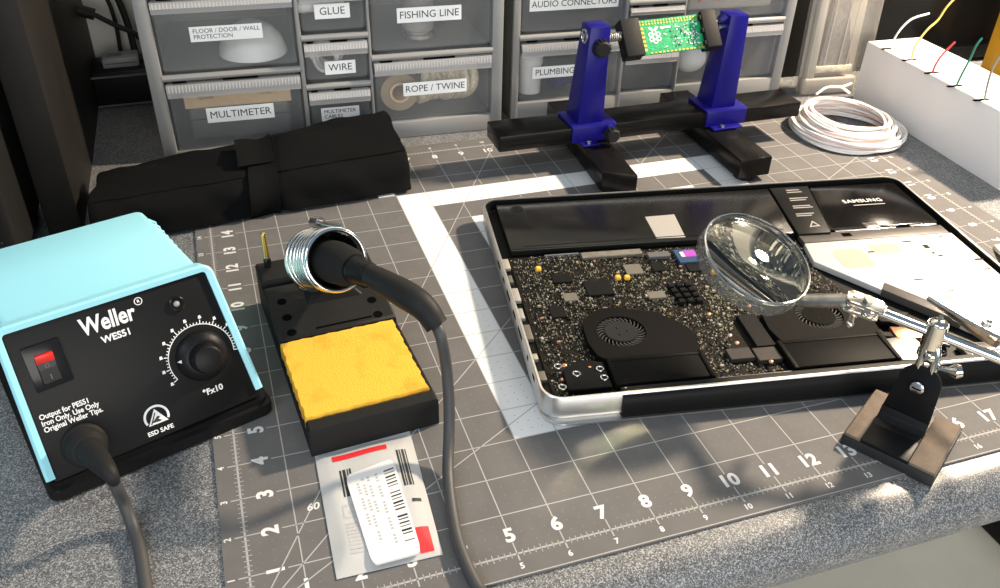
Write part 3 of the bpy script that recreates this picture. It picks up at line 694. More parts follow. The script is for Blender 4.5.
for i in range(NU):
    b.f([top[i][0], bot[i][0], bot[i+1][0], top[i+1][0]]); b.f([top[i][NV], top[i+1][NV], bot[i+1][NV], bot[i][NV]])
for j in range(NV):
    b.f([top[0][j], top[0][j+1], bot[0][j+1], bot[0][j]]); b.f([top[NU][j], bot[NU][j], bot[NU][j+1], top[NU][j+1]])
b.build('pouch', bt, smooth=60)
def bagquad(b, u0, u1, v0, v1, dz, n=6):
    for i in range(n):
        for j in range(n):
            q = [(u0+(u1-u0)*(i+a)/n, v0+(v1-v0)*(j+c)/n) for a, c in ((0, 0), (1, 0), (1, 1), (0, 1))]
            b.poly([bagp(u, v, bz(u, v)+dz) for u, v in q])
b = B().use('red_print'); bagquad(b, .16, .72, .845, .895, .006); b.build('red_print', bt, recalc=False)
b = B().use('red_print'); bagquad(b, .80, .93, .03, .20, .006); b.build('red_print', bt, recalc=False)
b = B().use('ink')
for u0, w in ((.205, .018), (.235, .03), (.278, .012), (.30, .02)): bagquad(b, u0, u0+w, .54, .76, .006)
b.build('barcode_print', bt, recalc=False)
b = B().use('ink')
for u0, w in ((.80, .02), (.83, .012), (.855, .025), (.89, .012)): bagquad(b, u0, u0+w, .52, .82, .006)
b.build('barcode_print', bt, recalc=False)
b = B().use('ink'); bagquad(b, .84, .93, .385, .41, .006); b.build('bag_print', bt, recalc=False)
b = B().use('grey_print')
for k in range(9): bagquad(b, .17, .40, .12+k*.026, .132+k*.026, .006, 3)
for q in ((.17, .40, .47, .476), (.17, .40, .38, .386), (.17, .175, .38, .476), (.395, .40, .38, .476), (.22, .35, .41, .43)): bagquad(b, *q, .006, 3)
b.build('bag_print', bt, recalc=False)
# white sticker, turned
SC = [up(345, 477, .12).xy, up(393, 459, .12).xy, up(422, 553, .12).xy, up(373, 566, .12).xy]
def stp(u, v, z):
    p = SC[0]*(1-u)*(1-v)+SC[1]*u*(1-v)+SC[2]*u*v+SC[3]*(1-u)*v; return (p.x-bo[0], p.y-bo[1], z)
b = B().use('sticker')
rp = rrect(0, 1, 0, 1, .10)
b.loft([[stp(p[0], p[1], .10) for p in rp], [stp(p[0], p[1], .15) for p in rp]])
b.use('ink'); zt = .153
for k in range(22):
    v0 = .10+.036*k; w = (.018, .010, .024, .014)[k % 4]*.8
    if k % 7 != 6: b.poly([stp(.74, v0, zt), stp(.74, v0+w, zt), stp(.95, v0+w, zt), stp(.95, v0, zt)])
b.use('grey_print')
for r_, (u0, L) in enumerate(((.16, .55), (.27, .70), (.38, .42), (.55, .75))):
    k = 0
    while k*.035 < L:
        if (k*7+r_*3) % 5: b.poly([stp(u0, .10+.035*k, zt), stp(u0, .10+.035*k+.022, zt), stp(u0+.055, .10+.035*k+.022, zt), stp(u0+.055, .10+.035*k, zt)])
        k += 1
tag(b.build('sticker', bt, recalc=False), 'white barcode sticker')

# ------------------------------------------------------------------ black fabric tool roll
ro = (1.6, 16.8, 0)
rl_t = thing('tool_roll', 'black rolled-up fabric tool pouch tied with strap in front of left cabinet', 'tool roll', ro, 0)
SR_ = [(15.35, .02), (15.15, .42), (15.28, .95), (15.75, 1.28), (16.2, 1.30), (16.45, 1.26), (16.75, 1.62), (17.2, 1.88), (17.75, 1.92), (18.3, 1.6), (18.55, .9), (18.3, .02)]
SL_ = [(14.55, .02), (14.38, .42), (14.55, .92), (15.0, 1.12), (15.5, 1.12), (15.8, 1.06), (16.2, 1.08), (16.7, 1.06), (17.2, 1.0), (17.7, .80), (17.9, .5), (17.75, .02)]
def rollpt(u, k, off=0.0):
    a, c = SL_[k], SR_[k]; q = u
    y, z = a[0]+(c[0]-a[0])*q, a[1]+(c[1]-a[1])*q
    x = -3.25+9.75*u + (.16 if k > 5 else 0)*(1-2*u)
    w = .05*math.sin(u*23+k*1.7)+.035*math.sin(u*51+k*2.9)+.03*math.sin(u*11-k*.8)
    if z < .1: w *= .1
    pinch = .16*math.exp(-((u-.53)/.05)**2)
    cy_, cz_ = (16.8, .75); d = Vector((0, y-cy_, z-cz_)); L = d.length
    d = d*(1+(w-pinch+off)/max(L, .3))
    return Vector((x, cy_+d.y, max(.02, cz_+d.z))) - Vector(ro)
def smooth_ring(P, m=3):
    n = len(P); out = []
    for i in range(n):
        a, p, c, d = P[(i-1) % n], P[i], P[(i+1) % n], P[(i+2) % n]
        for k in range(m):
            t = k/m; out.append(0.5*((2*p)+(c-a)*t+(2*a-5*p+4*c-d)*t*t+(3*p-a-3*c+d)*t**3))
    for q in out: q.z = max(q.z, .015)
    return out
b = B().use('fabric')
rings = [smooth_ring([rollpt(i/44, k) for k in range(12)]) for i in range(45)]
def inset(R, f, dx):
    c = sum(R, Vector())/len(R); return [c+(p-c)*f+Vector((dx, 0, 0)) for p in R]
rings = [inset(rings[0], .55, .25), inset(rings[0], .8, .02), inset(rings[0], .97, -.04)] + rings + [inset(rings[-1], .97, .04), inset(rings[-1], .8, -.02), inset(rings[-1], .55, -.3)]
b.loft(rings, True); b.build('pouch', rl_t, smooth=65)
b = B().use('fabric')                                   # loose flap folded over the back lobe
fl = []
for i in range(45):
    u = i/44; fl.append([rollpt(u, k, o) for k, o in ((3, .05), (4, .07), (5, .16), (6, .07), (7, .06), (7, .03), (6, .03), (5, .05), (4, .02), (3, .02))])
b.loft(fl, True); b.build('flap', rl_t, smooth=65)
b = B().use('fabric')
st_r = []
for j in range(7):
    st_r.append([rollpt(.475+.095*j/6 + .004*(k-3), k, .25) for k in range(0, 8)] + [rollpt(.475+.095*j/6+.004*(k-3), k, .19) for k in range(7, -1, -1)])
b.loft(st_r, True); b.build('strap', rl_t, smooth=50)
b = B().use('fabric')
for j in range(2):
    b.loft([[rollpt(.45+.12*q/5, k, .30) + Vector((0, 0, .02)) for k in (5, 6, 7)] + [rollpt(.45+.12*q/5, k, .36) + Vector((0, .02*j, .02)) for k in (7, 6, 5)] for q in range(6)], True)
b.build('strap_buckle', rl_t, smooth=50)
b = B().use('white_matte'); b.at(Matrix.Translation(-Vector(ro))); b.prism([(5.4, 14.98), (5.95, 15.02), (5.9, 15.5), (5.35, 15.5)], .02, .05); tag(b.build('care_tag', rl_t), 'small white tag')

# ------------------------------------------------------------------ blue and black board holder
ho = Vector((15.7, 16.0, 0)); hT = Matrix.Translation(-ho)
hd = thing('board_holder', 'black base rail holder with two blue posts clamping a green board', 'board holder', ho, 0)
def hb(): 
    q = B(); q.at(hT); return q
b = hb().use('rail'); b.box(9.72, 21.72, 15.40, 16.82, .92, 1.50, .05)
b.build('rail', hd)
for nm, P in (('l', [(12.56, 13.12), (13.62, 12.58), (14.10, 19.3), (12.98, 19.3)]), ('r', [(17.55, 12.64), (18.80, 12.64), (18.95, 19.0), (17.70, 19.0)])):
    b = hb().use('rail'); b.prism(P, .20, .90, .04); ft = b.build('foot_bar', hd)
    b = hb().use('rubber')
    for (x, y) in ((P[0][0]+.55, max(P[0][1], P[1][1])+.45), (P[3][0]+.55, P[3][1]-.45)): b.cyl((x, y, 0), (x, y, .21), .36, 20, .40)
    b.build('rubber_foot', ft)
for dx, kn in ((0, 1), (5.28, 0)):
    b = hb().use('blue')
    b.box(12.34+dx, 14.02+dx, 15.32, 16.72, 1.50, 1.60, .02)
    b.box(12.36+dx, 14.0+dx, 15.29, 15.39, .98, 1.56, .02)
    tx0, tx1 = (12.66, 13.30) if kn else (12.55, 13.75)
    b.box(tx0+dx, tx1+dx, 15.0, 15.36, .93, 1.0, .02)
    if kn: b.tube([(13.72, 15.30, 1.40), (13.72, 15.08, 1.38)], [.17, .15], 16)
    br = b.build('bracket', hd)
    b = hb().use('steel'); sx = (tx0+.28 if kn else tx0+.42)+dx; b.cyl((sx, 15.16, .99), (sx, 15.16, 1.06), .09, 14); b.box(sx-.07, sx+.07, 15.15, 15.17, 1.05, 1.07); b.build('screw', br)
    b = hb().use('blue')
    f = [(12.62+dx, 15.50), (13.60+dx, 15.50), (13.60+dx, 16.62), (12.62+dx, 16.62)]; g_ = [(12.90+dx, 15.68), (13.64+dx, 15.68), (13.64+dx, 16.45), (12.90+dx, 16.45)]
    b.loft([[(x, y, 1.58) for x, y in f], [(x, y, 4.88) for x, y in g_]], True, .05)
    if not kn:
        b.tube([(12.9+dx, 16.05, 4.75), (12.70+dx, 16.05, 4.62)], [.22, .16], 14)
    b.build('post', hd)
    if kn:
        b = hb().use('rubber'); b.at(hT @ frame_from((13.72, 15.05, 1.30), (1, 0, 0), (0, 0, 1))); b.lathe([(.20, -.1), (.24, -.05), (.24, .22), (.2, .27)], 18)
        for k in range(12): b.tube([(.24*math.cos(PI*k/6), .24*math.sin(PI*k/6), -.03), (.24*math.cos(PI*k/6), .24*math.sin(PI*k/6), .2)], .03, 6)
        b.build('clamp_knob', hd)
        b = hb().use('rubber'); b.at(hT @ frame_from((13.28, 15.62, 4.22), (1, 0, 0), (0, 0, 1))); b.lathe([(.18, -.1), (.27, -.02), (.27, .26), (.22, .31)], 20)
        for k in range(14): b.tube([(.27*math.cos(PI*k/7), .27*math.sin(PI*k/7), 0), (.27*math.cos(PI*k/7), .27*math.sin(PI*k/7), .25)], .035, 6)
        b.build('tilt_knob', hd)
        b = hb().use('steel'); b.at(hT @ frame_from((12.88, 16.05, 4.50), (0, 1, 0), (0, 0, 1)) @ Matrix.Rotation(PI, 4, 'Y')); b.lathe([(.25, -.02), (.25, .04), (.19, .06), (.17, .02)], 22, cap=False); b.lathe([(.11, -.02), (.11, .07), (.02, .08)], 6); b.build('pivot_nut', hd)
PB = frame_from((14.84, 15.50, 3.84), (1, 0, .025), (-.03, .64, .77))
b = hb().use('steel'); b.cyl((13.6, 15.95, 4.42), (14.4, 15.9, 4.42), .07, 12)
b.use('dull_metal'); b.tube([(13.66+.5*k/80, 15.95+.14*math.cos(k*.5), 4.42+.14*math.sin(k*.5)) for k in range(81)], .026, 6)
b.build('spring_rod', hd, smooth=60)
for x0, x1, s in ((-.68, -.0, 1), (2.36, 2.92, -1)):
    b = hb().use('black_matte'); b.at(hT @ PB)
    b.box(x0, x1, -.05, 1.25, .05, .26, .025); b.box(x0, x1, -.05, 1.25, -.26, -.06, .025)
    if s > 0: b.box(x0, x0+.55, -.05, 1.25, -.15, .15, .02)
    else: b.box(x1-.4, x1, -.05, 1.25, -.15, .15, .02)
    if s < 0:
        for k in range(3): b.box(x0-.07, x0+.02, .05+k*.45, .2+k*.45, .08, .24, .01)
    b.build('jaw', hd)
b = hb().use('steel'); b.cyl((17.85, 15.95, 4.45), (18.25, 16.0, 4.45), .12, 12); b.build('pivot_pin', hd)
# the green board itself
po = PB @ Vector((1.25, .6, 0)); iP = Matrix.Translation(-po) @ PB
pb = thing('circuit_board', 'small green circuit board held between the jaws of the blue holder', 'circuit board', po, 0)
b = B().use('pcb_green'); b.at(iP); b.prism(rrect(-.02, 2.50, 0, 1.22, .10), -.03, .03); b.build('board', pb)
b = B().use('gold'); b.at(iP)
for k in range(20):
    for r_ in (0, 1): 
        x, y = .12+k*.113, 1.15-r_*.09; b.prism([(x+.032*math.cos(PI*q/3), y+.032*math.sin(PI*q/3)) for q in range(6)], .03, .042)
for k in range(6): b.box(.02, .20, .12+k*.15, .21+k*.15, .03, .045)
b.box(2.28, 2.44, .04, .16, .03, .045)
for k in range(14): b.box(.3+k*.15, .38+k*.15, .02, .07, .03, .043)
b.build('gold_pads', pb)
b = B().use('silk'); b.at(iP @ Matrix.Translation((.58, .62, .034)))
def ringp(cx, cy, r, w):
    for k in range(14):
        a0, a1 = 2*PI*k/14, 2*PI*(k+1)/14
        b.poly([(cx+(r-w)*math.cos(a0), cy+(r-w)*math.sin(a0), 0), (cx+r*math.cos(a0), cy+r*math.sin(a0), 0), (cx+r*math.cos(a1), cy+r*math.sin(a1), 0), (cx+(r-w)*math.cos(a1), cy+(r-w)*math.sin(a1), 0)])
ringp(0, -.02, .10, .035)
for k in range(6): ringp(.165*math.cos(PI/6+PI*k/3), -.02+.165*math.sin(PI/6+PI*k/3), .085, .035)
for s in (-1, 1): b.poly([(0, .22, 0), (s*.10, .34, 0), (s*.20, .32, 0), (s*.12, .22, 0)])
b.at(iP @ Matrix.Translation((0, 0, .034)))
for k in range(5): b.box(.85+k*.08, .91+k*.08, .86, .93, 0, .004)
ra = random.Random(3)
for k in range(120):
    x, y = ra.uniform(.85, 2.25)**1, ra.uniform(.12, .98)
    if ra.random() < (x-.6)/1.6: w, h = ra.uniform(.02, .07), ra.uniform(.02, .05); b.box(x, x+w, y, y+h, 0, .01)
b.build('silkscreen', pb)
b = B().use('steel'); b.at(iP)
for k in range(26):
    x, y = ra.uniform(1.2, 2.2), ra.uniform(.15, .9); w, h = ra.uniform(.03, .09), ra.uniform(.03, .09); b.box(x, x+w, y, y+h, .03, .07, .006, 1)
b.build('small_parts', pb)

# ------------------------------------------------------------------ coil of white and pink wire
co = Vector((24.0, 15.3, 0))
ct_ = thing('wire_coil', 'loose coil of white and pink twisted wire on mat beside the white box', 'wire coil', co, 0)
ra = random.Random(11)
strands = {'white_wire': B(), 'pink_wire': B()}
for i in range(24):
    q = i/23
    R = 2.12 - .62*q + ra.uniform(-.12, .10); z0 = .07 + .66*q + ra.uniform(-.03, .03); tl = ra.uniform(.0, .08)*(q*.8+.1); ph = ra.uniform(0, 6.28); ox, oy = ra.uniform(-.12, .12), ra.uniform(-.1, .1)+.1*q
    ew = ra.uniform(.01, .05); e2 = ra.uniform(0, 6)
    if i < 5: R = 1.75+.075*i; z0 = .07+.02*i
    m_ = 'pink_wire' if i % 2 == 1 else 'white_wire'
    for d, mm in ((0, 'white_wire'), (1, m_)):
        P = []
        for k in range(56):
            a = 2*PI*k/56; tw = .045*math.sin(a*2+ph+d*PI); tz = .04*math.cos(a*2+ph+d*PI)
            rr = R*(1+ew*math.sin(2*a+e2)) + tw
            P.append((ox+rr*math.cos(a), oy+rr*math.sin(a), max(.055, z0+tl*math.sin(a+ph)*1.4+tz)))
        s_ = strands[mm]; s_.use(mm); s_.tube(P, .05, 6, loop=True)
for mm, nm in (('white_wire', 'white_strand'), ('pink_wire', 'pink_strand')):
    if mm == 'white_wire':
        s_ = strands[mm]; s_.tube(spline([(-.2, 1.9, .9), (.4, 2.1, 1.05), (1.0, 1.95, 1.08), (1.5, 2.0, 1.15)], 8), .05, 6); s_.tube(spline([(1.3, 1.75, .85), (.9, 1.9, 1.1), (.5, 2.05, 1.1)], 8), .05, 6)
    tag(strands[mm].build(nm, ct_, smooth=80), 'white insulation' if mm == 'white_wire' else 'pink insulation')

# ------------------------------------------------------------------ white box with wires coming out of slots
XB = -.045; bo2 = Vector((26.33, 9.75, -.05)); BH = 2.5
bx = thing('white_box', 'long white cardboard box with slotted top at the right of the desk', 'box', bo2, XB)
b = B().use('box_white'); b.box(0, 2.5, 0, 8.62, 0, BH, .025); b.build('carton', bx)
iB = (Matrix.Translation(bo2) @ Matrix.Rotation(XB, 4, 'Z')).inverted()
b = B().use('box_white'); b.box(.02, 2.48, -.012, .0, .02, BH-.05); b.box(.0, 2.5, 8.62, 8.632, .05, BH-.05); b.build('end_flap', bx)
SL = [((883, 50), (900, 49)), ((904.5, 61.7), (921, 60)), ((926.5, 74.3), (943.5, 73)), ((949, 87.6), (966, 86.2)), ((975, 101.5), (994, 100))]
for (p, q) in SL:
    a, c = iB @ up(*p, BH-.1), iB @ up(*q, BH-.1)
    b = B().use('slot'); y = (a.y+c.y)/2; b.prism(rrect(a.x-.12, a.x+.56, y-.075, y+.075, .06, 3), BH-.01, BH+.006); b.build('slot', bx)
WR = [('white', [(892, 50), (893, 42), (900, 30), (912, 19), (929, 13.5)]), ('yellow', [(911, 61), (914, 49), (919, 40), (928, 29), (938, 20), (946, 8), (957, -4)]), ('red', [(932, 74), (936, 64), (943, 54), (955, 42)]),
      ('green', [(956, 87), (962, 74), (970, 59), (976, 46), (982, 38)]), ('grey', [(984, 101), (987, 87), (992, 70), (1001, 54)])]
for (col, P), lab in zip(WR, ['white wire end sticking out of the white box, farthest slot', 'long yellow wire sticking up out of the white box', 'short red wire sticking out of the white box', 'dark green wire sticking out of the white box', 'grey wire sticking out of white box, slot closest to the viewer']):
    p0 = up(*P[0], BH-.1); pts = [p0 - Vector((0, 0, .3)), p0 + Vector((0, 0, .02))] + [upy(u, v, p0.y+.05*i) for i, (u, v) in enumerate(P[1:], 1)]
    b = B().use('w_'+col); b.tube(spline(pts, 8), .042, 10); o = b.build('hookup_wire', smooth=70, origin=p0); o.location = W(p0)
    tag(o, lab, 'wire', 'wires standing out of the white box')

# ------------------------------------------------------------------ back right corner
t = thing('equipment_case', 'tall black equipment case at the back right behind the white box', 'case', (27.6, 21.2, -.05), -.05)
b = B().use('black_matte'); b.box(0, 24, 0, 6.0, .15, 27, .15); b.build('body', t)  # stretched up and sideways out of view to keep the lit wall out of reflections
b = B().use('black_gloss'); b.box(.6, 23.4, -.06, .02, .8, 26.4, .04); b.build('front_panel', t)
b = B().use('rubber')
for x in (1, 23):
    for y in (1, 5.2):
        b = B().use('rubber'); b.cyl((x, y, 0), (x, y, .17), .4); b.build('foot', t)
b = B().use('black_matte'); b.box(0, 2.6, 0, 3.6, 0, 7.5, .12)
place(tag(b.build('black_carton'), 'black box in the gap between right drawer cabinet and clear package', 'box'), (24.25, 21.4, -.05), -.05)
yb = upy(992, 66, 17.2)
t = thing('yellow_carton', 'small yellow box at the right edge behind the white box', 'box', (yb.x+1.75, 17.2, -.05), -.05)
b = B().use('yellow_box'); b.box(0, 3.2, 0, 2.2, 0, 3.9, .03); b.build('carton', t)
b = B().use('ink'); b.box(.9, 2.6, -.006, 0, .6, .9); b.build('printed_band', t)
# clear package leaning at the end of the cabinet
t = thing('clear_package', 'clear plastic package with grey bristle strip standing beside right drawer cabinet', 'package', (24.5, 19.0, -.05), -.10)
TL_ = Matrix.Rotation(-.06, 4, 'X')
b = B().use('clear_bag'); b.at(TL_); b.prism(rrect(0, 3.1, 0, .8, .2, 4), 0, 7.5, .06); b.build('shell', t)
b = B().use('insert'); b.at(TL_); b.box(.12, 2.62, .55, .62, .1, 7.3); b.box(.25, .62, .2, .5, .6, 7.2, .03); b.box(.15, 2.6, .12, .55, .08, .78, .1, 3); b.build('backing_card', t)
b = B().use('bristle'); b.at(TL_)
b.loft([[(.75, .25, 1.25), (2.2, .25, 1.25), (2.2, .5, 1.25), (.75, .5, 1.25)], [(.95, .25, 4.3), (1.6, .25, 4.1), (1.6, .5, 4.1), (.95, .5, 4.3)]], True)
b.use('insert')
for x in (.95, 1.62, 2.0): b.loft([[(x, .22, 1.3), (x+.05, .22, 1.3), (x+.05, .26, 1.3), (x, .26, 1.3)], [(x+.08, .22, 4.0), (x+.13, .22, 4.0), (x+.13, .26, 4.0), (x+.08, .26, 4.0)]])
b.build('bristle_strip', t)
b = B().use('cream'); b.at(TL_); b.box(.6, 2.3, .18, .5, 1.0, 1.28, .03); b.build('holder_bar', t)
b = B().use('ink'); b.at(TL_)
for k in range(4): b.box(1.45+.25*(k % 2), 1.95+.25*(k % 2), .535, .545, 3.5+k*.42, 3.56+k*.42)
b.build('card_print', t)

# ------------------------------------------------------------------ opened laptop
LA = math.radians(-8.9); lo = (6.76, 3.28, 0)
lt = thing('laptop', 'silver laptop lying open with its bottom cover off, showing circuit board and fans', 'laptop', lo, LA)
LW, LD, LH = 14.22, 9.58, .72
b = B().use('alu'); b.prism(rrect(.03, LW-.03, -.15, LD-.03, .5, 8), .012, .06, .02); b.prism(rrect(.06, LW-.06, .18, LD-.06, .4, 8), .05, .17, .03); b.build('display_lid', lt, smooth=40)
# tray: floor and walls with rounded corners
oo = rrect(0, LW, 0, LD, .52, 10); ii = rrect(.065, LW-.065, .065, LD-.065, .46, 10); ll = rrect(.055, LW-.055, .055, LD-.055, .47, 10); bb = rrect(.09, LW-.09, .09, LD-.09, .44, 10)
b = B().use('alu')
R3 = lambda P, z: [b.v((p[0], p[1], z)) for p in P]
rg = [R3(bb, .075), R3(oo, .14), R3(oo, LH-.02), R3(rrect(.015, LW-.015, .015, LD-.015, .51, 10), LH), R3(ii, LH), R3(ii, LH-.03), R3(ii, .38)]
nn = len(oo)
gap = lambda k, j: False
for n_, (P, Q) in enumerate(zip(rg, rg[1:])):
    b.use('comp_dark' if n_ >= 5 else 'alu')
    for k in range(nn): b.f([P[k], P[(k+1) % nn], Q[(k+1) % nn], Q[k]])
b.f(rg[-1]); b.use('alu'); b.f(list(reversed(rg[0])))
case = b.build('bottom_case', lt, smooth=40)
# black hinge cover along the near edge
b = B().use('hinge')
hp = [(-.09, .055), (-.13, .10), (-.12, .50), (-.06, .64), (.06, LH-.02), (.24, LH-.02), (.24, .62), (.14, .055)]
b.loft([[(x, y, z) for y, z in hp] for x in (1.86, 12.45)], True); b.build('hinge_cover', lt, smooth=50)
# ports on the left wall
for k, (y, w, m_) in enumerate(((.95, .34, 'comp_grey'), (1.75, .22, 'comp_pale'), (2.55, .62, 'comp_grey'), (3.45, .45, 'greyfilm'), (4.25, .6, 'greyfilm'), (5.15, .34, 'comp_grey'), (5.85, .5, 'comp_pale'))):
    b = B().use(m_); b.box(.075, .30-.05*(k % 2), y, y+w, .40, .51, .015); b.use('slot'); b.box(-.004, .02, y+.04, y+w-.04, .42, .54); b.build('port', lt)
# battery
b = B().use('battery'); b.prism([(.42, 6.62), (6.3, 6.55), (9.15, 6.5), (9.55, LD-.22), (.42, LD-.22)], .40, .62, .04); bt_ = b.build('battery', lt)
b = B().use('black_gloss'); b.box(.85, 8.9, 6.75, 6.79, .618, .628); b.prism(circle(.18, 20) and [(1.05+.2*math.cos(2*PI*k/20), 9.0+.2*math.sin(2*PI*k/20)) for k in range(20)], .615, .626); b.build('battery_seam', bt_)
b = B().use('greyfilm'); b.prism([(4.86, 6.72), (5.74, 6.68), (5.86, 8.06), (4.90, 8.02)], .62, .626); tag(b.build('foam_pad', bt_), 'square grey pad on the battery')
b = B().use('comp_dark'); b.prism([(9.22, 6.42), (10.28, 6.40), (10.95, LD-.22), (9.6, LD-.22)], .40, .635, .02)
b.use('greyfilm')
for k, (y, w) in enumerate(((9.1, .30), (8.95, .34), (8.55, .42), (8.42, .36), (8.05, .40), (7.93, .44), (7.55, .40), (7.43, .34))):
    x = 9.75+.25*(y-7); b.at(); b.box(x-.2, x-.2+w*1.5, y, y+.05, .634, .640)
b.poly([(9.75, 6.75, .64), (10.13, 6.78, .64), (10.0, 7.12, .64)]); b.use('comp_dark'); b.poly([(9.84, 6.81, .643), (10.05, 6.83, .643), (9.98, 7.02, .643)])
tag(b.build('battery_cable', lt), 'black ribbon cover with small white print and a warning triangle')
# drive
b = B().use('hdd'); b.prism([(10.36, 6.62), (14.02, 6.62), (14.05, LD-.25), (11.0, LD-.25)], .40, .60, .04)
hd_ = b.build('storage_drive', lt)
b = B().use('print'); b.text('SAMSUNG', .29, 12.3, 8.2, .606, off=.002, ang=0, sp=1.05); b.box(11.85, 12.95, 7.93, 7.95, .602, .606); b.build('drive_print', hd_, recalc=False)
b = B().use('greystrip'); b.box(9.25, 14.02, 6.02, 6.5, .40, .56, .02); b.use('steel'); b.box(10.5, 12.5, 6.50, 6.58, .55, .575, .008); b.box(13.0, 13.9, 6.52, 6.62, .55, .58, .008); b.box(11.55, 12.0, 6.55, 6.85, .59, .61, .006); b.use('slot'); b.box(10.6, 10.9, 6.2, 6.4, .555, .563)
b.build('drive_bracket', lt)
# optical drive with bright metal plate
b = B().use('alu_plate'); b.prism([(9.20, 5.95), (9.02, 4.95), (10.38, 3.15), (11.95, .95), (14.05, .95), (14.05, 5.98)], .40, .585, .03)
od = b.build('optical_drive', lt)
for q in ((9.75, 10.75, 4.45, 5.45, .25), (11.0, 11.9, 5.1, 5.6, .1), (11.6, 11.95, 2.6, 2.85, .08), (13.3, 13.6, 2.3, 2.5, .08)):
    b = B().use('pale_card'); b.prism(rrect(*q), .584, .590); b.build('plate_recess', od)
for x, y, w, h in ((12.2, 5.62, .3, .05), (12.7, 5.2, .16, .2), (12.75, 4.9, .08, .08), (12.85, 4.75, .14, .06), (10.85, 5.2, .2, .06), (13.8, 4.4, .3, .08), (13.75, 3.9, .2, .05), (11.4, 3.65, .3, .05), (12.0, 3.0, .2, .05), (13.5, 5.75, .1, .04)):
    b = B().use('comp_dark'); b.box(x, x+w, y, y+h, .583, .592); b.build('plate_slot', od)
b = B().use('greystrip'); b.prism([(10.2, 3.30), (10.45, 3.62), (12.25, 1.25), (12.0, .92)], .40, .635, .015)
b.use('comp_dark'); b.prism([(12.0, .95), (12.3, 1.3), (13.6, .62), (13.5, .42)], .40, .60, .015); b.build('drive_rail', lt)
# logic board
lb_poly = [(.34, .32), (9.1, .32), (9.35, 1.4), (9.5, 3.0), (9.0, 4.8), (9.15, 6.0), (9.15, 6.42), (.34, 6.48)]
b = B().use('board'); b.prism(lb_poly, .39, .43); lb = b.build('logic_board', lt)
FANS = ((2.52, 2.42), (7.90, 2.42))
f1 = [(1.93, 1.28), (1.66, 1.55), (1.56, 2.1), (1.60, 2.75)] + arc(2.52, 2.5, .96, 160, 50, 8) + [(3.6, 3.15), (4.0, 2.75), (4.32, 2.3), (4.26, 1.34)]
f2 = [(6.46, 1.30), (6.32, 2.0), (6.40, 2.75), (6.95, 3.15)] + arc(7.9, 2.5, 1.05, 145, 60, 8) + [(9.0, 3.25), (9.45, 2.95), (9.25, 2.2), (9.12, 1.42)]
def in_poly(x, y, P):
    c = False
    for i in range(len(P)):
        (x1, y1), (x2, y2) = P[i-1], P[i]
        if (y1 > y) != (y2 > y) and x < (x2-x1)*(y-y1)/(y2-y1)+x1: c = not c
    return c
for (cx, cy), P in zip(FANS, (f1, f2)):
    zt = .63; n = 48; r0 = .63
    b = B().use('fan')
    # cover plate with a round opening: resample the outline to n points around the fan centre
    outl = []
    for k in range(n):
        a = 2*PI*k/n; t = .3
        while in_poly(cx+(t+.01)*math.cos(a), cy+(t+.01)*math.sin(a), P) and t < 3: t += .01
        outl.append((cx+t*math.cos(a), cy+t*math.sin(a)))
    hole = [(cx+r0*math.cos(2*PI*k/n), cy+r0*math.sin(2*PI*k/n)) for k in range(n)]
    A_ = [b.v((*p, zt)) for p in outl]; H = [b.v((*p, zt)) for p in hole]; H2 = [b.v((*p, .46)) for p in hole]; O2_ = [b.v((cx+(p[0]-cx)*1.01, cy+(p[1]-cy)*1.01, zt-.02)) for p in outl]; O3 = [b.v((cx+(p[0]-cx)*1.01, cy+(p[1]-cy)*1.01, .43)) for p in outl]
    for k in range(n):
        j = (k+1) % n
        b.f([A_[k], A_[j], H[j], H[k]]); b.f([H[k], H[j], H2[j], H2[k]]); b.f([A_[k], A_[j], O2_[j], O2_[k]]); b.f([O2_[k], O2_[j], O3[j], O3[k]])
    b.f(H2)
    fo = b.build('fan', lt, smooth=30)
    b = B().use('blade')
    for k in range(29):
        a = 2*PI*k/29
        pts = [(cx+r*math.cos(a+q), cy+r*math.sin(a+q)) for r, q in ((.42, 0), (.52, .10), (.615, .26))]
        pt2 = [(cx+r*math.cos(a+q+.045), cy+r*math.sin(a+q+.045)) for r, q in ((.42, 0), (.52, .10), (.615, .26))]
        b.prism(pts + pt2[::-1], .48, .60)
    b.build('fan_blade', fo)
    b = B().use('hub'); b.at(Matrix.Translation((cx, cy, 0))); b.lathe([(.43, .47), (.43, .615), (.415, .628), (.0, .628)], 40, cap=False)
    b.use('comp_dark')
    for q in range(3): b.ball((.16*math.cos(q*2.1), .16*math.sin(q*2.1), .632), .025, 8)
    hubo = b.build('hub', fo, smooth=20)
for x0, x1, y0, y1, sk in ((1.86, 4.2, .40, 1.30, -.0), (6.30, 9.0, .42, 1.40, 0)):
    b = B().use('fins'); b.box(x0, x1, y0, y1, .40, .655, .015)
    b.box(x0-.05, x0+.06, y0-.05, y1+.05, .4, .69, .02); b.box(x1-.06, x1+.05, y0-.05, y1+.05, .4, .69, .02); b.box(x0, x1, y1-.07, y1+.03, .4, .675, .01)
    b.use('fan')
    for k in range(60): x = x0+.08+k*(x1-x0-.16)/60; b.box(x, x+.012, y0-.02, y0+.005, .42, .63)
    b.build('heat_exchanger', lt)
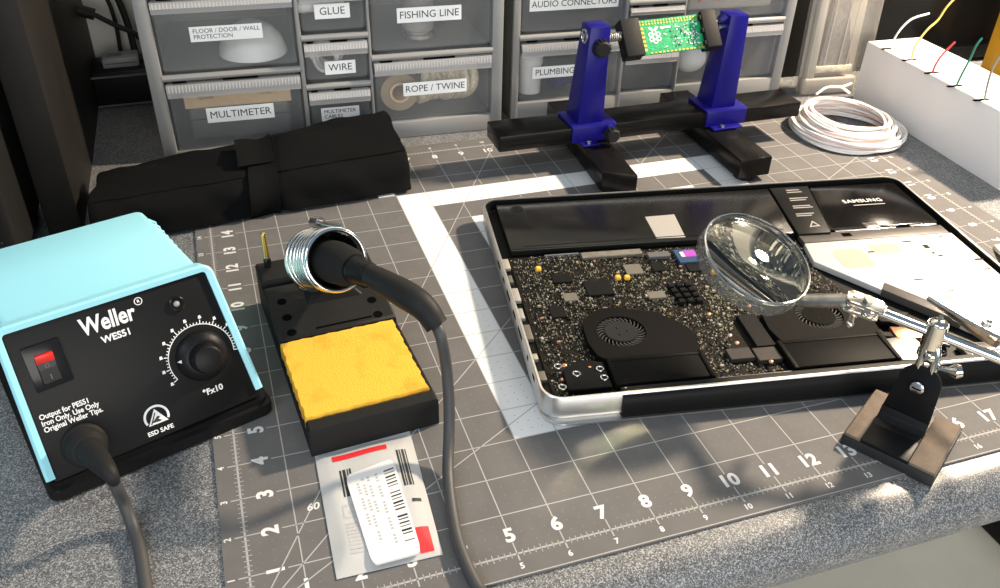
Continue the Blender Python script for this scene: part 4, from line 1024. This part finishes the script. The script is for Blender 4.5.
# heat pipe, brackets and larger chips on the board
def chip(x, y, w, h, z, m_, bev=.012, nm='chip', lab=None):
    b = B().use(m_); b.box(x, x+w, y, y+h, .43, z, bev, 1); return tag(b.build(nm, lb), lab)
chip(4.92, 1.02, .62, .42, .56, 'bracket_dark', nm='heat_pipe_plate'); chip(5.58, .86, .62, .50, .58, 'bracket_dark', nm='heat_pipe_plate'); chip(5.76, 1.42, .5, 1.35, .57, 'comp_dark', nm='heat_pipe_plate')
chip(2.42, 6.08, 1.82, .28, .55, 'dull_metal', .02, 'display_connector', 'long grey connector bar'); chip(1.36, 6.30, 1.02, .07, .55, 'steel', .01, 'metal_strip', 'thin silver strip')
chip(4.36, 5.86, .66, .28, .54, 'dark_grey', nm='connector_block'); chip(5.16, 5.45, .66, .70, .55, 'chip_blue', nm='wireless_module', lab='dark blue module with purple film')
chip(5.42, 5.72, .36, .34, .565, 'purple', nm='purple_film'); chip(5.30, 5.74, .12, .26, .566, 'sticker', nm='white_tag'); chip(5.30, 5.05, .62, .38, .50, 'comp_dark')
for x, y in ((.98, 5.66), (3.10, 4.93), (3.36, 4.90), (5.88, 4.84)): chip(x, y, .16, .15, .56, 'yellow_cap', .03, 'capacitor', 'yellow capacitor')
for i in range(3):
    for j in range(4): chip(4.48+.25*i-.02*j, 3.55+.25*j, .18, .17, .56, 'comp_dark', .02, 'inductor')
chip(2.15, 4.25, .75, .72, .50, 'comp_dark'); chip(1.35, 5.0, .55, .42, .49, 'comp_dark'); chip(3.5, 5.15, .5, .5, .49, 'comp_grey'); chip(.95, 3.4, .42, .5, .49, 'comp_dark'); chip(4.3, 5.2, .4, .4, .5, 'comp_dark'); chip(3.75, 3.9, .5, .32, .5, 'comp_grey'); chip(1.45, 4.1, .4, .36, .49, 'comp_grey'); chip(6.55, 3.5, .5, .5, .5, 'comp_dark'); chip(7.5, 4.6, .7, .6, .5, 'comp_dark'); chip(7.0, 5.4, .6, .3, .5, 'comp_grey'); chip(8.2, 5.2, .5, .5, .5, 'greystrip')
# near left corner bracket, screws
b = B().use('comp_dark'); b.prism([(.68, .42), (1.74, .40), (1.76, 1.32), (1.2, 1.50), (.72, 1.18)], .43, .60, .03); b.build('corner_bracket', lt)
for x, y in ((.56, .52), (.62, 1.28), (1.0, .95), (1.62, .72), (1.60, 1.05)):
    b = B().use('steel'); b.tube([(x+.085*math.cos(2*PI*k/18), y+.085*math.sin(2*PI*k/18), .61) for k in range(18)], .028, 6, loop=True); b.build('screw_boss', lt, smooth=60)
for x, y in ((1.38, 1.18), (.80, 1.35), (5.85, .80), (5.25, 1.95), (5.3, 1.62), (5.05, 2.9), (6.25, 3.1)):
    b = B().use('copper'); b.ball((x, y, .565), .07, 12, (1, 1, .6)); b.build('copper_screw', lt, smooth=60)
b = B().use('alu')
b.box(4.3, 6.2, .28, .38, .5, .60, .02); b.box(6.0, 9.2, .27, .33, .45, .52, .01); b.prism([(9.15, 1.25), (9.9, 1.3), (10.0, .35), (9.1, .38)], .5, .60, .03); b.prism([(10.2, 1.9), (10.9, 1.2), (10.7, .8), (10.0, 1.4)], .45, .56, .03); b.build('metal_bracket', lt)
b = B().use('copper'); b.prism([(9.5, 1.7), (10.2, 1.55), (10.1, 1.15), (9.45, 1.2)], .5, .615, .02); b.build('copper_tab', lt)
b = B().use('comp_dark'); b.prism([(9.3, 2.35), (9.9, 2.5), (10.35, 2.2), (9.9, 1.85), (9.4, 1.95)], .45, .61, .02); b.tube(spline([(9.6, .55, .6), (9.8, .75, .66), (10.1, .7, .64), (10.3, .45, .6), (10.0, .4, .6), (9.6, .55, .6)], 6), .04, 8)
b.use('greystrip'); b.box(10.9, 13.9, .28, .85, .4, .55, .02); b.use('steel'); b.box(11.0, 13.8, .5, .56, .55, .57); b.box(11.0, 13.8, .36, .42, .55, .57)
b.build('hinge_bracket', lt)
# surface-mounted parts: the hundred biggest on their own, the fine ones as one layer
ra = random.Random(21)
blocked = [f1, f2, [(4.9, 1.0), (6.3, .8), (6.3, 2.8), (5.7, 2.8)], [(.66, .40), (1.78, .40), (1.78, 1.5), (.66, 1.4)], [(1.8, .3), (4.3, .3), (4.3, 1.35), (1.8, 1.35)], [(6.2, .3), (9.1, .3), (9.1, 1.45), (6.2, 1.45)]]
def free(x, y): return in_poly(x, y, lb_poly) and in_poly(x+.05, y+.05, lb_poly) and not any(in_poly(x, y, P) for P in blocked)
protos = {}
for m_ in ('comp_pale', 'comp_grey', 'comp_dark', 'comp_olive', 'copper'):
    for k, (w, h, z) in enumerate(((.07, .045, .05), (.045, .08, .05), (.10, .07, .06))):
        b = B().use(m_); b.box(-w/2, w/2, -h/2, h/2, 0, z, .008, 1); o = b.build('component', lb); protos[(m_, k)] = o
keys = list(protos); used = set(); cnt = 0
while cnt < 100:
    x, y = ra.uniform(.5, 6.3), ra.uniform(.4, 6.3)
    if not free(x, y): continue
    kx = keys[cnt] if cnt < len(keys) else keys[ra.randrange(len(keys))]
    o = protos[kx]
    if kx in used: o = o.copy(); C.objects.link(o)
    used.add(kx); o.location = (x*U, y*U, .43*U); o.rotation_euler = (0, 0, 0 if ra.random() < .5 else PI/2); cnt += 1
b = B()
for k in range(11000):
    x, y = ra.uniform(.4, 9.2), ra.uniform(.36, 6.44)
    if not free(x, y): continue
    bga = 5.0 < x < 6.35 and 1.5 < y < 4.2 and x > 5.0+(y-1.5)*.15
    if bga: m_ = ra.choice(['comp_olive', 'comp_olive', 'comp_olive', 'comp_pale', 'comp_grey'])
    else: m_ = ra.choices(['comp_pale', 'comp_grey', 'comp_dark', 'comp_olive', 'copper'], [22, 34, 32, 10, 1])[0]
    # tidy rows: snap to a fine lattice
    if not bga: x = round(x/.065)*.065+ra.uniform(-.008, .008); y = round(y/.055)*.055+ra.uniform(-.006, .006)
    w, h = (ra.uniform(.014, .03), ra.uniform(.014, .03)) if ra.random() < .85 else (ra.uniform(.03, .06), ra.uniform(.025, .045))
    b.use(m_); b.box(x, x+w, y, y+h, .43, .43+ra.uniform(.012, .04))
o = b.build('board_component', lb, recalc=False); o['kind'] = 'stuff'

# ------------------------------------------------------------------ helping hand with magnifier
hc = Vector((14.43, .42, 0)); HA = math.radians(32)
hh = thing('magnifier_stand', 'helping hand stand with cast base, chrome arm, clips and round magnifier over the laptop', 'magnifier stand', hc, HA)
iH = (Matrix.Translation(hc) @ Matrix.Rotation(HA, 4, 'Z')).inverted()
b = B().use('cast_side'); b.box(-1.02, 1.02, -1.02, 1.02, -.045, .26, .03)
b.use('cast'); b.box(-.99, .99, .62, .99, .20, .33, .03); b.box(-.99, .99, -.99, -.42, .20, .33, .04)
b.build('base', hh)
b = B().use('black')
yp = lambda w: w
# strip folded up into a round-topped plate
b.box(-1.0, .10, -.42, .62, .26, .335, .015)
b.loft([[(-.30, -.42, .33), (.20, -.42, .27), (.20, .62, .27), (-.30, .62, .33)], [(-.08, -.42, .36), (.18, -.42, .42), (.18, .62, .42), (-.08, .62, .36)], [(.06, -.42, .46), (.19, -.42, .5), (.19, .62, .5), (.06, .62, .46)], [(.12, -.42, .62), (.20, -.42, .62), (.20, .62, .62), (.12, .62, .62)]], True, .01)
pl = [(-.42, .55), (.62, .55), (.52, 1.42)] + arc(.07, 1.50, .45, 0, 180, 14) + [(-.38, 1.42)]
b.at(frame_from((.20, 0, 0), (0, 1, 0), (.06, 0, 1)) @ Matrix.Translation((0, 0, -.08))); b.prism(pl, 0, .09, .02)
b.build('upright', hh)
b = B().use('steel'); b.at(frame_from((.22, .07, 1.42), (0, 1, 0), (.06, 0, 1)) @ Matrix.Rotation(PI, 4, 'Y') @ Matrix.Translation((0, 0, .06))); b.lathe([(.15, 0), (.15, .05), (.10, .08), (.02, .085)], 16); b.use('slot'); b.box(-.10, .10, -.018, .018, .08, .09); b.build('screw', hh)
PJ = Vector((14.68, .77, 2.74))
DIR = Vector((.72, -.69, -.04)).normalized()
E0 = dp(852, 301, 18.95)
DIR = (PJ - E0).normalized()
# swivel between upright and arm
b = B().use('nickel'); b.at(iH)
q0 = Vector((14.66, .64, 1.7))
for s in (-1, 1):
    off = Vector((.53, -.85, 0))*(.15*s)
    b.tube([q0+off, q0+off*.9+Vector((0, .03, .55)), PJ+off*.7+Vector((0, 0, -.22))], [.085, .10, .09], 10)
b.ball(q0+Vector((0, .02, .5)), .16, 14); b.cyl(q0+Vector((-.13, .2, .38)), q0+Vector((.13, -.2, .38)), .06, 10)
b.build('swivel_joint', hh, smooth=50)
b = B().use('nickel'); b.at(iH); b.tube([q0+Vector((.12, -.19, .30)), q0+Vector((.22, -.34, .34)), q0+Vector((.33, -.45, .37)), q0+Vector((.42, -.50, .40))], [.06, .07, .17, .14], 12); b.build('thumb_screw', hh, smooth=40)
b = B().use('nickel'); b.at(iH)
b.cyl(PJ+Vector((0, 0, -.34)), PJ+Vector((0, 0, .26)), .215, 18); b.ball(PJ+Vector((0, 0, .26)), .20, 14, (1, 1, .5)); b.cyl(PJ+Vector((0, 0, .25)), PJ+Vector((.02, .03, .46)), .05, 10); b.build('arm_clamp', hh, smooth=45)
b = B().use('chrome'); b.at(iH); b.cyl(E0, PJ+DIR*3.4, .115, 18); b.build('arm', hh, smooth=50)
# lens, its ring and handle
LC = dp(758, 257, 20.0)
LN = -ray(757, 260).normalized()*.70 + (RIGHT*.64 - DOWN*.77)*.72; LN.normalize()
zt_ = zframe(LC, LN)
b = B().use('ring_plastic'); b.at(iH @ zt_)
b.lathe([(r_+.09, z_) for r_, z_ in [(1.215, -.02), (1.255, -.03), (1.265, -.12), (1.25, -.14), (1.25, -.19), (1.27, -.21), (1.275, -.36), (1.25, -.46), (1.22, -.47), (1.205, -.42), (1.215, -.02)]], 64, cap=False)
for k in range(44):
    a_ = 2*PI*k/44; b.tube([(1.362*math.cos(a_), 1.362*math.sin(a_), -.22), (1.362*math.cos(a_), 1.362*math.sin(a_), -.36)], .018, 5)
b.build('lens_ring', hh, smooth=35)
b = B().use('chrome'); b.at(iH @ zt_)
b.lathe([(r_+.09, z_) for r_, z_ in [(1.212, -.02), (1.218, .012), (1.24, .018), (1.262, .0), (1.26, -.03), (1.22, -.035), (1.212, -.02)]], 64, cap=False)
b.build('rim', hh, smooth=50)
b = B().use('glass'); b.at(iH @ zt_)
pr = []
Rr, Rs = 1.28, 9.0
sag = lambda r: math.sqrt(Rs*Rs-r*r)-math.sqrt(Rs*Rs-Rr*Rr)
steps = [Rr*k/12 for k in range(12, 0, -1)]
prof_ = [(r, -.13-sag(r)-.03) for r in reversed(steps)] + [(r, -.13+sag(r)+.03) for r in steps]
b.lathe([(.004, -.13-sag(0)-.03)] + prof_ + [(.004, -.13+sag(0)+.03)], 64)
lens_o = b.build('lens', hh, smooth=60)
b = B().use('dull_metal'); b.at(iH)
hdir = (E0 - LC); hdir -= LN*hdir.dot(LN); hdir.normalize()
hs = LC + hdir*1.34 - LN*.22
b.tube([hs, hs+(E0-hs)*.25, hs+(E0-hs)*.8, E0+Vector((0, 0, .02))], [.15, .165, .165, .12], 16); b.build('lens_handle', hh, smooth=40)
# ball joint cluster at the left end of the arm
b = B().use('nickel'); b.at(iH)
b.ball(E0, .17, 16); b.ball(E0 + DIR*.42 + Vector((-.02, -.02, -.05)), .17, 16)
b.build('ball', hh, smooth=60)
b = B().use('nickel')
side = DIR.cross(LN).normalized()
for s in (-1, 1):
    T_ = iH @ frame_from(E0 + DIR*.24 + LN*(.13*s) + side*.02, DIR, side); b.at(T_)
    o_ = rrect(-.42, .42, -.20, .20, .12, 5)
    b.prism(o_, -.03, .03, .01)
b.build('clamp_plate', hh)
b = B().use('nickel'); b.at(iH); c0 = E0 + DIR*.24
b.cyl(c0+LN*.25, c0-LN*.35, .06, 12); b.ball(c0-LN*.36, .10, 12); b.cyl(c0-LN*.4+side*.22, c0-LN*.4-side*.22, .07, 12); b.cyl(c0+LN*.16, c0+LN*.24, .12, 6); b.ball(c0-LN*.42+side*.26, .10, 10); b.ball(c0-LN*.42-side*.26, .10, 10)
b.build('wing_nut', hh, smooth=45)
# alligator clips on the far arm
for n_, (p, q, w) in enumerate(((dp(929, 296, 19.0), dp(1003, 340, 18.2), .13), (dp(996, 247, 20.6), dp(1015, 262, 20.2), .14))):
    d = (q-p).normalized(); up_ = Vector((0, 0, 1)); sd_ = d.cross(up_).normalized(); un = sd_.cross(d)
    cl = None
    for s in (1, -1):
        b = B().use('dull_metal'); b.at(iH)
        secs = []
        for t_, ww, hh_ in ((0, .05, .03), (.15, .07, .05), (.45, .10, .10), (.7, .12, .16), (.9, .11, .2), (1.0, .09, .22)):
            c = p+(q-p)*t_ + un*s*hh_*.55
            ww *= 2.4; hh_ *= 2.0
            secs.append([c+sd_*ww+un*s*.0, c+sd_*ww*.7+un*s*.05, c-sd_*ww*.7+un*s*.05, c-sd_*ww, c-sd_*ww*.8-un*s*.02, c+sd_*ww*.8-un*s*.02])
        b.loft(secs, True)
        for k in range(9):
            c = p+(q-p)*(.02+.045*k)-un*s*.0;
            b.loft([[c+sd_*.05+un*s*.02, c+d*.03+sd_*.05+un*s*.02, c+d*.03-sd_*.05+un*s*.02, c-sd_*.05+un*s*.02], [c+d*.012+sd_*.05, c+d*.018+sd_*.05, c+d*.018-sd_*.05, c+d*.012-sd_*.05]], True)
        b.build('clip_jaw', hh, smooth=30)
    arm_end = PJ + DIR*(3.3 if n_ else 2.2)
    b = B().use('nickel'); b.at(iH); b.tube([q - d*.1, q + d*.25, arm_end + Vector((0, 0, .12))], [.09, .085, .085], 10); b.ball(arm_end, .19, 14); b.ball(q + d*.2, .13, 12); b.build('clip_joint', hh, smooth=50)
    if n_ == 0:
        b = B().use('chrome'); b.at(iH); c = p+(q-p)*.74+un*.16; b.cyl(c-un*.05, c+un*.05, .11, 14); b.ball(c+un*.05, .09, 10, (1, 1, .5)); b.build('clip_screw', hh, smooth=50)

# ------------------------------------------------------------------ light: a warm desk lamp off to the right, cool room light, ceiling panel, added front fill
L = bpy.data.lights.new('desk_lamp_bulb', 'POINT'); L.energy = 125; L.color = (1.0, .82, .62); L.shadow_soft_size = 1.6*U
lp = bpy.data.objects.new('desk_lamp_bulb', L); C.objects.link(lp); lp.location = W((43.7, 14.6, 27.7))
L2 = bpy.data.lights.new('ceiling_light', 'AREA'); L2.shape = 'RECTANGLE'; L2.size = 1.2; L2.size_y = .6; L2.energy = 14; L2.color = (.85, .93, 1.0)
l2 = bpy.data.objects.new('ceiling_light', L2); C.objects.link(l2); l2.location = W((-40, -25, 52)); l2.rotation_euler = (Vector(W((12, 12, 0))) - Vector(W((-40, -25, 52)))).to_track_quat('-Z', 'Y').to_euler()
L3 = bpy.data.lights.new('front_fill', 'AREA'); L3.shape = 'RECTANGLE'; L3.size = 2.2; L3.size_y = 1.3; L3.energy = 50; L3.color = (1.0, .95, .88)  # warm fill added behind the camera to brighten the cabinet fronts
l3 = bpy.data.objects.new('front_fill', L3); C.objects.link(l3); l3.location = W((6, -90, 24)); l3.rotation_euler = (math.radians(86), 0, 0)
w = bpy.data.worlds.new('room'); bpy.context.scene.world = w; w.use_nodes = True
bg = w.node_tree.nodes['Background']; bg.inputs[0].default_value = (.54, .77, 1.0, 1); bg.inputs[1].default_value = .32

# ------------------------------------------------------------------ camera
cam = bpy.data.cameras.new('camera'); co_ = bpy.data.objects.new('camera', cam); C.objects.link(co_)
cam.sensor_width = 36; cam.sensor_fit = 'HORIZONTAL'; cam.lens = F/1000*36; cam.clip_start = .01; cam.clip_end = 50
Xc, Yc, Zc = RIGHT, -DOWN, -FWD
mw = Matrix(((Xc.x, Yc.x, Zc.x, 0), (Xc.y, Yc.y, Zc.y, 0), (Xc.z, Yc.z, Zc.z, 0), (0, 0, 0, 1)))
co_.matrix_world = Matrix.Translation(W(CAM)) @ mw
bpy.context.scene.camera = co_
sc = bpy.context.scene
sc.view_settings.view_transform = 'Standard'; sc.view_settings.look = 'None'; sc.view_settings.exposure = 0.0; sc.view_settings.gamma = 1.0; sc.view_settings.use_curve_mapping = False
sc.cycles.use_denoising = True; sc.cycles.caustics_reflective = False; sc.cycles.caustics_refractive = True; sc.cycles.blur_glossy = 0.1; sc.cycles.sample_clamp_indirect = 0; sc.cycles.max_bounces = 14; sc.cycles.transparent_max_bounces = 16
